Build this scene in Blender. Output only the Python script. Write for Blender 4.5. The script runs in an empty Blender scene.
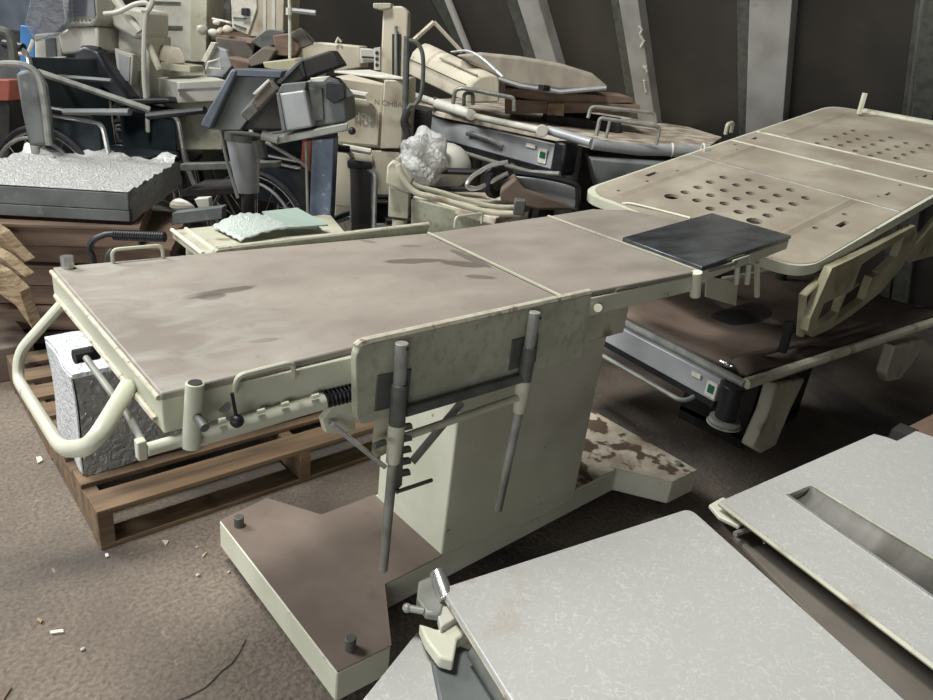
import bpy, bmesh, math, random
from mathutils import Vector, Matrix
from mathutils.geometry import delaunay_2d_cdt
random.seed(7)
scene = bpy.context.scene
COL = scene.collection

# ------------------------------------------------------------------ camera, light, exposure
CH = 1.38
RX = Vector((0.7509558, -0.65137454, 0.10852003))     # camera right in world
RY = Vector((0.18534623, 0.36564146, 0.91211463))     # camera up
RZ = Vector((-0.63380767, -0.66484399, 0.39531039))   # camera back
CAM = Vector((0, 0, CH))
F = 700.0
cd = bpy.data.cameras.new('camera'); cam = bpy.data.objects.new('camera', cd); COL.objects.link(cam)
cd.sensor_fit = 'HORIZONTAL'; cd.sensor_width = 36; cd.lens = F / 933 * 36; cd.clip_start = 0.02
cam.matrix_world = Matrix(((RX.x, RY.x, RZ.x, 0), (RX.y, RY.y, RZ.y, 0), (RX.z, RY.z, RZ.z, CH), (0, 0, 0, 1)))
scene.camera = cam
w = bpy.data.worlds.new('world'); scene.world = w; w.use_nodes = True
w.node_tree.nodes['Background'].inputs[0].default_value = (0.86, 0.93, 1.0, 1)
w.node_tree.nodes['Background'].inputs[1].default_value = 0.04
def area(name, loc, tgt, sx, sy, power, col):
    l = bpy.data.lights.new(name, 'AREA'); l.shape = 'RECTANGLE'; l.size = sx; l.size_y = sy; l.energy = power; l.color = col
    o = bpy.data.objects.new(name, l); COL.objects.link(o); o.location = loc
    o.rotation_euler = (Vector(tgt) - Vector(loc)).to_track_quat('-Z', 'Y').to_euler(); return o
area('skylight', (-0.5, 1.9, 5.6), (0.6, 1.5, 0.4), 1.0, 1.0, 290, (1.0, 0.99, 0.96))
area('rear_skylight', (-3.2, 8.2, 7.0), (1.1, 1.0, 0.5), 3.6, 3.6, 1050, (0.97, 0.99, 1.0))
area('doorway_daylight', (-4.6, 1.5, 0.95), (1.5, 1.4, 0.75), 2.8, 1.5, 95, (0.95, 0.98, 1.0))
area('camera_side_fill', (-3.6, -3.0, 1.5), (2.0, 2.4, 0.9), 2.4, 1.6, 75, (0.98, 0.99, 1.0))  # added fill from behind left of the camera, brightens faces turned towards it
scene.view_settings.view_transform = 'Standard'; scene.view_settings.look = 'None'
scene.view_settings.exposure = 0.0; scene.view_settings.gamma = 1.0

# ------------------------------------------------------------------ projecting helpers: real heights and distances for what the photo shows
def ray(u, v):
    return RX * (u - 466.5) + RY * (350 - v) - RZ * F
def P(u, v, h):
    r = ray(u, v); return CAM + r * ((h - CH) / r.z)
FW = Vector((0.6898, 0.7239, 0)).normalized(); RT = Vector((FW.y, -FW.x, 0)); UP = Vector((0, 0, 1))
def Q(u, v, D):
    r = ray(u, v); return CAM + r * (D / r.dot(FW))
def QY(u, v, y):
    r = ray(u, v); return CAM + r * (y / r.y)
def QX(u, v, x):
    r = ray(u, v); return CAM + r * (x / r.x)
def QP(u, v, o, n):
    r = ray(u, v); return CAM + r * ((o - CAM).dot(n) / r.dot(n))

# ------------------------------------------------------------------ materials
def lin(c):
    def f(x):
        x /= 255; return x / 12.92 if x <= 0.04045 else ((x + 0.055) / 1.055) ** 2.4
    return (f(c[0]), f(c[1]), f(c[2]), 1)
def nodes(name):
    m = bpy.data.materials.new(name); m.use_nodes = True; nt = m.node_tree
    return m, nt, nt.nodes['Principled BSDF'], nt.nodes.new, nt.links.new
def ramp(nt, stops, interp='LINEAR'):
    r = nt.nodes.new('ShaderNodeValToRGB'); r.color_ramp.interpolation = interp
    e = r.color_ramp.elements
    e[0].position, e[0].color = stops[0]; e[1].position, e[1].color = stops[1]
    for p, c in stops[2:]:
        k = e.new(p); k.color = c
    return r
def tex(nt, kind, scale, detail=4, stretch=None, dist=0):
    n = nt.nodes.new(kind); g = nt.nodes.new('ShaderNodeNewGeometry')
    mp = nt.nodes.new('ShaderNodeMapping'); nt.links.new(g.outputs['Position'], mp.inputs[0])
    if stretch: mp.inputs['Scale'].default_value = stretch
    nt.links.new(mp.outputs[0], n.inputs['Vector']); n.inputs['Scale'].default_value = scale
    if 'Detail' in n.inputs: n.inputs['Detail'].default_value = detail
    if dist and 'Distortion' in n.inputs: n.inputs['Distortion'].default_value = dist
    return n
def mixc(nt, fac, a, b):
    m = nt.nodes.new('ShaderNodeMix'); m.data_type = 'RGBA'
    for k, x in ((0, fac), (6, a), (7, b)):
        if hasattr(x, 'links') or hasattr(x, 'is_linked'): nt.links.new(x, m.inputs[k])
        else: m.inputs[k].default_value = x
    return m.outputs[2]
def mat(name, c1, c2=None, scale=8, rough=.6, metal=0, lo=.4, hi=.65, bump=0, bscale=60, stretch=None, spec=.4, detail=6, c3=None, lo3=.62, hi3=.68, scale3=30):
    m, nt, b, N, L = nodes(name)
    b.inputs['Roughness'].default_value = rough; b.inputs['Metallic'].default_value = metal
    b.inputs['Specular IOR Level'].default_value = spec
    if c2 is None: b.inputs['Base Color'].default_value = lin(c1)
    else:
        t = tex(nt, 'ShaderNodeTexNoise', scale, detail, stretch)
        r = ramp(nt, [(lo, lin(c1)), (hi, lin(c2))]); L(t.outputs['Fac'], r.inputs[0]); col = r.outputs[0]
        if c3 is not None:
            t3 = tex(nt, 'ShaderNodeTexNoise', scale3, 8); r3 = ramp(nt, [(lo3, (0, 0, 0, 1)), (hi3, (1, 1, 1, 1))])
            L(t3.outputs['Fac'], r3.inputs[0]); col = mixc(nt, r3.outputs[0], col, lin(c3))
        L(col, b.inputs['Base Color'])
    if bump:
        t2 = tex(nt, 'ShaderNodeTexNoise', bscale, 8, stretch); bp = N('ShaderNodeBump'); bp.inputs['Strength'].default_value = bump
        bp.inputs['Distance'].default_value = .01; L(t2.outputs['Fac'], bp.inputs['Height']); L(bp.outputs[0], b.inputs['Normal'])
    return m
M = {}
M['cream'] = mat('cream_paint', (190, 191, 170), (206, 206, 188), 5, .42, c3=(120, 108, 86), lo3=.68, hi3=.74, scale3=22)
M['creamdust'] = mat('dusty_cream', (172, 170, 150), (196, 193, 172), 6, .6, c3=(126, 112, 92), lo3=.56, hi3=.72, scale3=12)
M['board'] = mat('panel_paint', (156, 157, 138), (176, 176, 158), 10, .6, c3=(140, 140, 122), lo3=.5, hi3=.75, scale3=60)
M['edge'] = mat('chipped_edge', (190, 186, 168), (172, 164, 144), 40, .7, c3=(140, 122, 98), lo3=.6, hi3=.68, scale3=60)
M['chrome'] = mat('chrome', (190, 190, 188), (170, 170, 168), 20, .25, .75)
M['brushed'] = mat('brushed_metal', (176, 174, 168), (140, 136, 128), 6, .3, .55, stretch=(.4, 3, 1))
M['steel'] = mat('dull_steel', (146, 147, 139), (122, 123, 116), 20, .42, .2)
M['dsteel'] = mat('dark_steel', (96, 98, 92), (78, 80, 75), 25, .5, .15)
M['black'] = mat('black_plastic', (22, 23, 25), (34, 35, 38), 20, .45)
M['vinyl'] = mat('black_vinyl', (26, 29, 34), (40, 44, 50), 12, .38)
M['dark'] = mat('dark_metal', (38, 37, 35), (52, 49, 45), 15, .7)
M['greypanel'] = mat('grey_panel', (164, 166, 167), (146, 148, 148), 6, .42, .15, c3=(150, 150, 148), scale3=9)
M['rust'] = mat('rusty_cover', (190, 180, 160), (146, 130, 112), 9, .8, c3=(88, 72, 58), lo3=.5, hi3=.56, scale3=14, bump=.4, bscale=40)
M['basetop'] = mat('brown_dust', (108, 95, 85), (124, 110, 99), 5, .85, c3=(96, 82, 72), lo3=.6, hi3=.8, scale3=9)
M['wood'] = mat('pallet_wood', (124, 102, 78), (88, 72, 56), 7, .8, stretch=(.4, 3, 3), bump=.3, bscale=30, c3=(70, 56, 44), lo3=.6, hi3=.7, scale3=8)
M['wooddark'] = mat('stained_wood', (126, 105, 89), (101, 84, 72), 5, .7, stretch=(.5, 2, 6), c3=(120, 100, 82), lo3=.66, hi3=.76, scale3=12)
M['woodpale'] = mat('broken_pale_wood', (178, 158, 128), (136, 114, 88), 18, .8, stretch=(1, 1, 5), bump=.5)
M['cloth'] = mat('brown_mattress', (104, 89, 78), (82, 70, 61), 5, .75, bump=.5, bscale=9)
M['white'] = mat('off_white_plastic', (198, 196, 184), (182, 180, 168), 6, .5, c3=(150, 142, 124), lo3=.6, hi3=.8, scale3=9)
M['beige'] = mat('beige_cover', (196, 188, 168), (176, 168, 148), 4, .6, c3=(150, 134, 110), lo3=.58, hi3=.75, scale3=8)
M['lid'] = mat('dusty_lid', (160, 151, 136), (138, 129, 115), 5, .6, stretch=(1, 3, 1))
M['greybox'] = mat('grey_equipment', (108, 112, 110), (86, 90, 89), 7, .55, c3=(124, 128, 126), lo3=.62, hi3=.75, scale3=16)
M['bluegrey'] = mat('blue_grey_case', (92, 100, 110), (74, 81, 90), 6, .45, c3=(118, 128, 138), lo3=.62, hi3=.8)
M['blue'] = mat('blue_grey_post', (106, 118, 138), (88, 99, 117), 12, .5, c3=(156, 160, 162), lo3=.6, hi3=.66, scale3=30)
M['bright_blue'] = mat('bright_blue', (70, 130, 190), (60, 112, 170), 8, .5)
M['red'] = mat('faded_red', (160, 88, 72), (132, 70, 58), 9, .6)
M['darkred'] = mat('dark_red', (92, 42, 38), (70, 34, 32), 9, .6)
M['teal'] = mat('dark_teal_vinyl', (30, 40, 44), (42, 50, 54), 10, .45)
M['screen'] = mat('dark_screen', (42, 46, 56), None, rough=.15)
M['paper'] = mat('paper', (214, 210, 198), (190, 184, 170), 30, .8)
M['green'] = mat('green_print', (30, 96, 66), None, rough=.5)
M['yellowplastic'] = mat('yellowed_plastic', (164, 159, 132), (140, 132, 104), 6, .5, c3=(118, 100, 74), lo3=.58, hi3=.72, scale3=10)
M['holes'] = mat('bed_deck', (148, 139, 123), (168, 160, 143), 4, .6, c3=(134, 122, 107), lo3=.45, hi3=.8, scale3=5)
M['beam'] = mat('rafter_paint', (172, 171, 166), (150, 148, 142), 4, .7, c3=(104, 98, 88), lo3=.6, hi3=.8, scale3=6)
M['sliver'] = mat('painted_daylight_gap', (200, 198, 190), None, rough=.5)  # pale colour standing in for daylight through thin gaps beside the rafters
M['wall'] = mat('dark_wall_sheet', (60, 57, 52), (70, 66, 60), 2, .75, c3=(78, 72, 64), lo3=.6, hi3=.8, scale3=5)
M['bottomwood'] = mat('brown_board', (108, 101, 92), (86, 80, 73), 6, .8)
def mat_floor():
    m, nt, b, N, L = nodes('dirty_concrete'); b.inputs['Roughness'].default_value = .9
    t = tex(nt, 'ShaderNodeTexNoise', 2.2, 8); r = ramp(nt, [(.35, lin((106, 96, 85))), (.65, lin((132, 120, 107)))]); L(t.outputs['Fac'], r.inputs[0])
    t2 = tex(nt, 'ShaderNodeTexNoise', 90, 8); r2 = ramp(nt, [(.35, (.8, .8, .8, 1)), (.6, (0, 0, 0, 1))]); L(t2.outputs['Fac'], r2.inputs[0])
    c = mixc(nt, r2.outputs[0], r.outputs[0], lin((92, 83, 73)))
    t3 = tex(nt, 'ShaderNodeTexVoronoi', 70); r3 = ramp(nt, [(.12, (1, 1, 1, 1)), (.2, (0, 0, 0, 1))]); L(t3.outputs['Distance'], r3.inputs[0])
    t4 = tex(nt, 'ShaderNodeTexNoise', 9, 3); r4 = ramp(nt, [(.52, (0, 0, 0, 1)), (.62, (.55, .55, .55, 1))]); L(t4.outputs['Fac'], r4.inputs[0])
    mu = N('ShaderNodeMath'); mu.operation = 'MULTIPLY'; L(r3.outputs[0], mu.inputs[0]); L(r4.outputs[0], mu.inputs[1])
    c = mixc(nt, mu.outputs[0], c, lin((176, 164, 148)))
    t6 = tex(nt, 'ShaderNodeTexNoise', 1.6, 10, (1, 1, 1), .6); r6 = ramp(nt, [(.5, (0, 0, 0, 1)), (.62, (.75, .75, .75, 1))]); L(t6.outputs['Fac'], r6.inputs[0]); c = mixc(nt, r6.outputs[0], c, lin((62, 58, 55)))
    t7 = tex(nt, 'ShaderNodeTexNoise', 28, 6, (1, 1, 1), 1); r7 = ramp(nt, [(.66, (0, 0, 0, 1)), (.71, (.7, .7, .7, 1))]); L(t7.outputs['Fac'], r7.inputs[0]); c = mixc(nt, r7.outputs[0], c, lin((136, 124, 109)))
    L(c, b.inputs['Base Color'])
    bp = N('ShaderNodeBump'); bp.inputs['Strength'].default_value = .55; bp.inputs['Distance'].default_value = .01
    t5 = tex(nt, 'ShaderNodeTexNoise', 55, 10); L(t5.outputs['Fac'], bp.inputs['Height']); L(bp.outputs[0], b.inputs['Normal'])
    return m
M['floor'] = mat_floor()
def mat_top():
    # dusty table top with pale wiped streaks at its left end and dark oil stains where the photo has them
    m, nt, b, N, L = nodes('dusty_table_top'); b.inputs['Roughness'].default_value = .55
    t = tex(nt, 'ShaderNodeTexNoise', 5, 9, (1, 2, 1)); r = ramp(nt, [(.3, lin((128, 120, 110))), (.7, lin((148, 140, 129)))]); L(t.outputs['Fac'], r.inputs[0]); col = r.outputs[0]
    g = N('ShaderNodeNewGeometry'); nz = tex(nt, 'ShaderNodeTexNoise', 22, 5); 
    def ell(cx, cy, rx, ry, rot, soft, amp, c, strength):
        nonlocal col
        sub = N('ShaderNodeVectorMath'); sub.operation = 'SUBTRACT'; L(g.outputs['Position'], sub.inputs[0]); sub.inputs[1].default_value = (cx, cy, 0.935)
        ro = N('ShaderNodeVectorRotate'); ro.rotation_type = 'Z_AXIS'; ro.inputs['Angle'].default_value = -rot; L(sub.outputs[0], ro.inputs[0])
        sc = N('ShaderNodeVectorMath'); sc.operation = 'MULTIPLY'; L(ro.outputs[0], sc.inputs[0]); sc.inputs[1].default_value = (1 / rx, 1 / ry, 0)
        ln = N('ShaderNodeVectorMath'); ln.operation = 'LENGTH'; L(sc.outputs[0], ln.inputs[0])
        ad = N('ShaderNodeMath'); ad.operation = 'MULTIPLY_ADD'; L(nz.outputs['Fac'], ad.inputs[0]); ad.inputs[1].default_value = amp; L(ln.outputs['Value'], ad.inputs[2])
        rr = ramp(nt, [(max(0, .9 + amp * .5 - soft) / 3, (strength,) * 3 + (1,)), ((.95 + amp * .5 + .03) / 3, (0, 0, 0, 1))])
        dv = N('ShaderNodeMath'); dv.operation = 'DIVIDE'; dv.inputs[1].default_value = 3; L(ad.outputs[0], dv.inputs[0]); L(dv.outputs[0], rr.inputs[0])
        col = mixc(nt, rr.outputs[0], col, lin(c))
    for (u1, v1, u2, v2, wd, s) in STAINS:
        a, e = P(u1, v1, .935), P(u2, v2, .935); d = e - a
        ell((a.x + e.x) / 2, (a.y + e.y) / 2, d.length / 2 + .004, wd, math.atan2(d.y, d.x), .1, .9, (88, 79, 71), s)
    # wiped greenish white band across the left end
    w1 = tex(nt, 'ShaderNodeTexNoise', 9, 9, (1, 1.7, 1), 1.2); rw = ramp(nt, [(.42, (0, 0, 0, 1)), (.72, (.75, .75, .75, 1))]); L(w1.outputs['Fac'], rw.inputs[0])
    sx = N('ShaderNodeSeparateXYZ'); L(g.outputs['Position'], sx.inputs[0])
    mx = N('ShaderNodeMapRange'); L(sx.outputs['X'], mx.inputs['Value']); mx.inputs['From Min'].default_value = .62; mx.inputs['From Max'].default_value = .38
    mm = N('ShaderNodeMath'); mm.operation = 'MULTIPLY'; L(mx.outputs[0], mm.inputs[0]); L(rw.outputs[0], mm.inputs[1])
    col = mixc(nt, mm.outputs[0], col, lin((160, 158, 148)))
    sp = tex(nt, 'ShaderNodeTexNoise', 45, 6); rs = ramp(nt, [(.6, (0, 0, 0, 1)), (.75, (.5, .5, .5, 1))]); L(sp.outputs['Fac'], rs.inputs[0])
    col = mixc(nt, rs.outputs[0], col, lin((120, 108, 99)))
    L(col, b.inputs['Base Color'])
    rr = N('ShaderNodeMapRange'); rr.inputs['To Min'].default_value = .45; rr.inputs['To Max'].default_value = .7; L(t.outputs['Fac'], rr.inputs['Value']); L(rr.outputs[0], b.inputs['Roughness'])
    return m
STAINS = [(172, 300, 254, 286, .016, .85), (198, 298, 226, 294, .018, .8), (384, 262, 446, 260, .019, .85), (440, 262, 482, 266, .024, .85),
          (452, 250, 492, 268, .018, .75), (466, 276, 496, 278, .016, .7), (250, 342, 281, 338, .009, .8), (362, 240, 376, 243, .012, .5), (400, 246, 420, 246, .010, .5)]
M['top'] = mat_top()
def mat_lam():
    m, nt, b, N, L = nodes('fibre_pattern_laminate'); b.inputs['Roughness'].default_value = .38
    t = tex(nt, 'ShaderNodeTexNoise', 70, 1.2, (1, 1, 1), 1.0)
    s = N('ShaderNodeMath'); s.operation = 'SUBTRACT'; s.inputs[1].default_value = .5; L(t.outputs['Fac'], s.inputs[0])
    a = N('ShaderNodeMath'); a.operation = 'ABSOLUTE'; L(s.outputs[0], a.inputs[0])
    r = ramp(nt, [(.006, (1, 1, 1, 1)), (.035, (0, 0, 0, 1))]); L(a.outputs[0], r.inputs[0])
    t2 = tex(nt, 'ShaderNodeTexNoise', 30, 2); r2 = ramp(nt, [(.3, (.25, .25, .25, 1)), (.6, (.7, .7, .7, 1))]); L(t2.outputs['Fac'], r2.inputs[0])
    mu = N('ShaderNodeMath'); mu.operation = 'MULTIPLY'; L(r.outputs[0], mu.inputs[0]); L(r2.outputs[0], mu.inputs[1])
    c = mixc(nt, mu.outputs[0], lin((170, 170, 165)), lin((193, 193, 186)))
    t3 = tex(nt, 'ShaderNodeTexNoise', 14, 6)
    g = N('ShaderNodeNewGeometry'); d = N('ShaderNodeVectorMath'); d.operation = 'DISTANCE'; L(g.outputs['Position'], d.inputs[0]); d.inputs[1].default_value = tuple(P(478, 592, .68))
    md = N('ShaderNodeMapRange'); md.inputs['From Min'].default_value = .1; md.inputs['From Max'].default_value = .02; L(d.outputs['Value'], md.inputs['Value'])
    r3 = ramp(nt, [(.45, (0, 0, 0, 1)), (.66, (1, 1, 1, 1))]); L(t3.outputs['Fac'], r3.inputs[0])
    m3 = N('ShaderNodeMath'); m3.operation = 'MULTIPLY'; L(md.outputs[0], m3.inputs[0]); L(r3.outputs[0], m3.inputs[1])
    c = mixc(nt, m3.outputs[0], c, lin((150, 118, 90)))
    L(c, b.inputs['Base Color']); return m
M['lam'] = mat_lam()
def mat_pad():
    m, nt, b, N, L = nodes('black_pad'); t = tex(nt, 'ShaderNodeTexNoise', 7, 6, (1, 3, 1))
    r = ramp(nt, [(.4, lin((42, 45, 47))), (.8, lin((74, 78, 80)))]); L(t.outputs['Fac'], r.inputs[0]); L(r.outputs[0], b.inputs['Base Color'])
    q = N('ShaderNodeMapRange'); q.inputs['To Min'].default_value = .14; q.inputs['To Max'].default_value = .34; L(t.outputs['Fac'], q.inputs['Value']); L(q.outputs[0], b.inputs['Roughness']); return m
M['pad'] = mat_pad()
def mat_film(name, base, rough=.18, bump=1.0, bs=26, alpha=1.0, dist=.03, metal=0.0):
    m, nt, b, N, L = nodes(name); b.inputs['Base Color'].default_value = lin(base); b.inputs['Roughness'].default_value = rough
    b.inputs['Metallic'].default_value = metal; b.inputs['Specular IOR Level'].default_value = .9; b.inputs['Alpha'].default_value = alpha
    t = tex(nt, 'ShaderNodeTexNoise', bs, 5, None, 2.0); bp = N('ShaderNodeBump'); bp.inputs['Strength'].default_value = bump
    bp.inputs['Distance'].default_value = dist; L(t.outputs['Fac'], bp.inputs['Height']); L(bp.outputs[0], b.inputs['Normal']); return m
M['film'] = mat_film('clear_film', (190, 192, 190), .2, 1, 30, .6, .012)
M['filmtop'] = mat_film('crumpled_film', (186, 186, 182), .28, 1, 34, .9, .012)
M['wrap'] = mat_film('silver_wrapping', (150, 152, 150), .2, .9, 22, 1, .02, .25)
M['foil'] = mat_film('bright_wrapping', (222, 226, 228), .2, .8, 30, 1, .02)
M['bag'] = mat_film('clear_bag', (226, 226, 222), .2, 1, 22, .7)
M['haze'] = mat_film('dusty_sheet', (130, 134, 142), .35, .6, 9, .5)
M['bubble'] = mat_film('bubble_wrap', (186, 196, 186), .25, .9, 60, .9, .006)

# ------------------------------------------------------------------ mesh helpers
def V(*a): return Vector(a)
class MB:
    def __init__(s): s.v = []; s.f = []
    def add(s, vs, fs):
        n = len(s.v); s.v += [Vector(x) for x in vs]; s.f += [tuple(i + n for i in f) for f in fs]; return s
    def box(s, c, d, R=None):
        c = Vector(c); R = R or Matrix.Identity(3)
        vs = [c + R @ V(x * d[0] / 2, y * d[1] / 2, z * d[2] / 2) for z in (-1, 1) for (x, y) in ((-1, -1), (1, -1), (1, 1), (-1, 1))]
        return s.add(vs, [(3, 2, 1, 0), (4, 5, 6, 7), (0, 1, 5, 4), (1, 2, 6, 5), (2, 3, 7, 6), (3, 0, 4, 7)])
    def prism(s, poly, vec):
        poly = [Vector(p) for p in poly]; vec = Vector(vec); n = len(poly)
        vs = poly + [p + vec for p in poly]
        return s.add(vs, [tuple(range(n))[::-1], tuple(range(n, 2 * n))] + [(i, (i + 1) % n, (i + 1) % n + n, i + n) for i in range(n)])
    def loft(s, A, B):
        n = len(A); return s.add(list(A) + list(B), [tuple(range(n))[::-1], tuple(range(n, 2 * n))] + [(i, (i + 1) % n, (i + 1) % n + n, i + n) for i in range(n)])
    def cyl(s, a, b, r, r2=None, n=16):
        return s.tube([a, b], r, n, r2=r2)
    def tube(s, pts, r, n=10, closed=False, r2=None, flat=1.0, up=None):
        pts = [Vector(p) for p in pts]; m = len(pts); rings = []; prev = None
        for i, p in enumerate(pts):
            if closed: t = pts[(i + 1) % m] - pts[i - 1]
            elif i == 0: t = pts[1] - pts[0]
            elif i == m - 1: t = pts[-1] - pts[-2]
            else: t = (pts[i + 1] - p).normalized() + (p - pts[i - 1]).normalized()
            t.normalize()
            if up is not None: a = Vector(up).cross(t)
            elif prev is None:
                a = (UP if abs(t.z) < .9 else V(1, 0, 0)).cross(t)
            else: a = prev - t * prev.dot(t)
            a.normalize(); prev = a; bb = t.cross(a)
            rr = r if r2 is None else r + (r2 - r) * i / (m - 1)
            rings.append([p + a * math.cos(2 * math.pi * k / n) * rr + bb * math.sin(2 * math.pi * k / n) * rr * flat for k in range(n)])
        vs = [q for g in rings for q in g]; fs = []
        for i in range(m if closed else m - 1):
            j = (i + 1) % m
            fs += [(i * n + k, i * n + (k + 1) % n, j * n + (k + 1) % n, j * n + k) for k in range(n)]
        if not closed: fs += [tuple(range(n))[::-1], tuple((m - 1) * n + k for k in range(n))]
        return s.add(vs, fs)
    def ring(s, c, nrm, R, r, n=40, k=8):
        nrm = Vector(nrm).normalized(); a = nrm.orthogonal().normalized(); b = nrm.cross(a)
        return s.tube([Vector(c) + a * R * math.cos(2 * math.pi * i / n) + b * R * math.sin(2 * math.pi * i / n) for i in range(n)], r, k, True)
    def ball(s, c, r, sc=(1, 1, 1), n=12):
        vs = []; fs = []
        for i in range(n + 1):
            th = math.pi * i / n
            for j in range(n * 2):
                ph = math.pi * j / n
                vs.append(Vector(c) + V(r * sc[0] * math.sin(th) * math.cos(ph), r * sc[1] * math.sin(th) * math.sin(ph), r * sc[2] * math.cos(th)))
        for i in range(n):
            for j in range(n * 2):
                a = i * 2 * n + j; b_ = i * 2 * n + (j + 1) % (2 * n); fs.append((a, b_, b_ + 2 * n, a + 2 * n))
        return s.add(vs, fs)
    def build(s, name, m, parent=None, bevel=0, smooth=True, sub=0, seg=2):
        me = bpy.data.meshes.new(name)
        off = parent.matrix_world.translation if parent else Vector()
        if parent is not None:
            off = Vector(parent['_o'])
        else:
            xs = [v.x for v in s.v]; ys = [v.y for v in s.v]; off = V((min(xs) + max(xs)) / 2, (min(ys) + max(ys)) / 2, min(v.z for v in s.v))
        me.from_pydata([tuple(v - off) for v in s.v], [], s.f); me.materials.append(M[m] if isinstance(m, str) else m)
        bm = bmesh.new(); bm.from_mesh(me); bmesh.ops.remove_doubles(bm, verts=bm.verts, dist=1e-6); bmesh.ops.recalc_face_normals(bm, faces=bm.faces); bm.to_mesh(me); bm.free()
        o = bpy.data.objects.new(name, me); COL.objects.link(o); o['_o'] = tuple(off)
        if parent is not None: o.parent = parent
        else: o.location = off
        if bevel:
            b = o.modifiers.new('bevel', 'BEVEL'); b.width = bevel; b.segments = seg; b.limit_method = 'ANGLE'; b.angle_limit = math.radians(40)
        if sub:
            b = o.modifiers.new('sub', 'SUBSURF'); b.levels = sub; b.render_levels = sub
        if smooth:
            me.polygons.foreach_set('use_smooth', [True] * len(me.polygons)); me.set_sharp_from_angle(angle=math.radians(35))
        return o
def bez(pts, k=6):
    # rounded polyline through points (Catmull-Rom)
    pts = [Vector(p) for p in pts]; q = [pts[0] * 2 - pts[1]] + pts + [pts[-1] * 2 - pts[-2]]; out = []
    for i in range(1, len(q) - 2):
        for j in range(k):
            t = j / k; a, b, c, d = q[i - 1:i + 3]
            out.append(.5 * ((2 * b) + (c - a) * t + (2 * a - 5 * b + 4 * c - d) * t * t + (3 * b - a - 3 * c + d) * t ** 3))
    return out + [pts[-1]]
def fillet(pts, r, k=5, closed=False):
    pts = [Vector(p) for p in pts]; n = len(pts); out = []
    for i, p in enumerate(pts):
        if not closed and i in (0, n - 1): out.append(p); continue
        a = pts[i - 1]; b = pts[(i + 1) % n]; da = (a - p); db = (b - p); rr = min(r, da.length * .48, db.length * .48)
        s0 = p + da.normalized() * rr; s1 = p + db.normalized() * rr
        out += [(1 - t) ** 2 * s0 + 2 * t * (1 - t) * p + t * t * s1 for t in [j / k for j in range(k + 1)]]
    return out
def root(name, loc, label, cat, group=None):
    o = bpy.data.objects.new(name, None); COL.objects.link(o); o.location = loc; o['_o'] = tuple(loc); o.empty_display_size = .05
    o['label'] = label; o['category'] = cat
    if group: o['group'] = group
    return o
def tag(o, label, cat, group=None, kind=None):
    o['label'] = label; o['category'] = cat
    if group: o['group'] = group
    if kind: o['kind'] = kind
    return o
def struct(o): o['kind'] = 'structure'; return o
def qpoly(px, D): return [Q(u, v, D) for (u, v) in px]
def qprism(mb, px, D, t): return mb.prism(qpoly(px, D), FW * t)
def rect(u0, v0, u1, v1): return [(u0, v0), (u1, v0), (u1, v1), (u0, v1)]

# ================================================================== SETTING
fl = struct(MB().prism([(-5, -4, 0), (9.5, -4, 0), (9.5, 14, 0), (-5, 14, 0)], (0, 0, -.1)).build('floor', 'floor'))
crk = MB(); cp = [P(u, v, .001) for u, v in [(172, 703), (188, 697), (205, 688), (213, 681), (222, 671), (232, 664), (240, 652), (246, 640)]]
crk.prism([p + V(.0, .0016 + .0016 * (i % 2), 0) for i, p in enumerate(cp)] + [p - V(0, .0012, 0) for p in cp[::-1]], (0, 0, .0006)); crk.build('crack', 'dark', fl, smooth=False)
# sloping side wall of the shed with its rafters
az, sl = math.radians(13), math.radians(56)
WN = V(math.cos(az) * math.sin(sl), math.sin(az) * math.sin(sl), math.cos(sl))   # outward normal of the sloping sheet
WO = V(math.cos(az), math.sin(az), 0) * 6.0
WT = V(-math.sin(az), math.cos(az), 0); WU = WN.cross(WT) if WN.cross(WT).z > 0 else -WN.cross(WT)
wl = MB(); wl.prism([WO - WT * 9, WO + WT * 22, WO + WT * 22 + WU * 5.2, WO - WT * 9 + WU * 5.2], WN * .06); struct(wl.build('wall_right', 'wall'))
def wp(u, v): return QP(u, v, WO, WN)
def wall_strip(name, top, bot, wpx, m, out, label=None, depth=None):
    a, b = wp(*top), wp(*bot); d = (b - a).normalized(); a = a - d * 1.2; b = b + d * 1.6
    side = WT if WT.dot(RX) > 0 else -WT
    w1 = (wp(top[0] + wpx, top[1]) - wp(*top)).dot(side)
    mb = MB(); mb.prism([a, a + side * w1, b + side * w1, b], -WN * out); o = struct(mb.build(name, m, bevel=.004)); return o
beams = [((445, -5), (468, 52), 5, 'sliver', .03), ((431, -5), (463, 55), 12, 'dsteel', .02), ((509, -5), (530, 60), 15, 'dsteel', .05), ((525, -5), (545, 60), 21, 'beam', .10),
         ((614, -5), (632, 110), 13, 'dsteel', .05), ((626, -5), (645, 118), 19, 'beam', .10), ((740, -5), (741, 120), 17, 'dsteel', .05),
         ((757, -5), (752, 125), 42, 'beam', .12), ((921, -5), (907, 110), 5, 'sliver', .02), ((917, -5), (903, 110), 14, 'dsteel', .02), ((928, -5), (915, 110), 24, 'dsteel', .08)]
for i, (t_, b_, wd, m_, out) in enumerate(beams): wall_strip('trim_%d' % (i + 1), t_, b_, wd, m_, out)  # rafter parts, plus the pale slivers painted as daylight gaps
# chalk marks on the third rafter
ck = MB()
for pts in ([(639, 26), (642, 30), (640, 34), (641, 37), (644, 41), (641, 47)], [(643, 66), (646, 69)], [(646, 66), (647, 72)], [(644, 80), (646, 92)]):
    ck.tube([QP(u, v, WO - WN * .102, WN) for u, v in pts], .008, 6)
struct(ck.build('trim_12', 'paper'))
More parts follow.
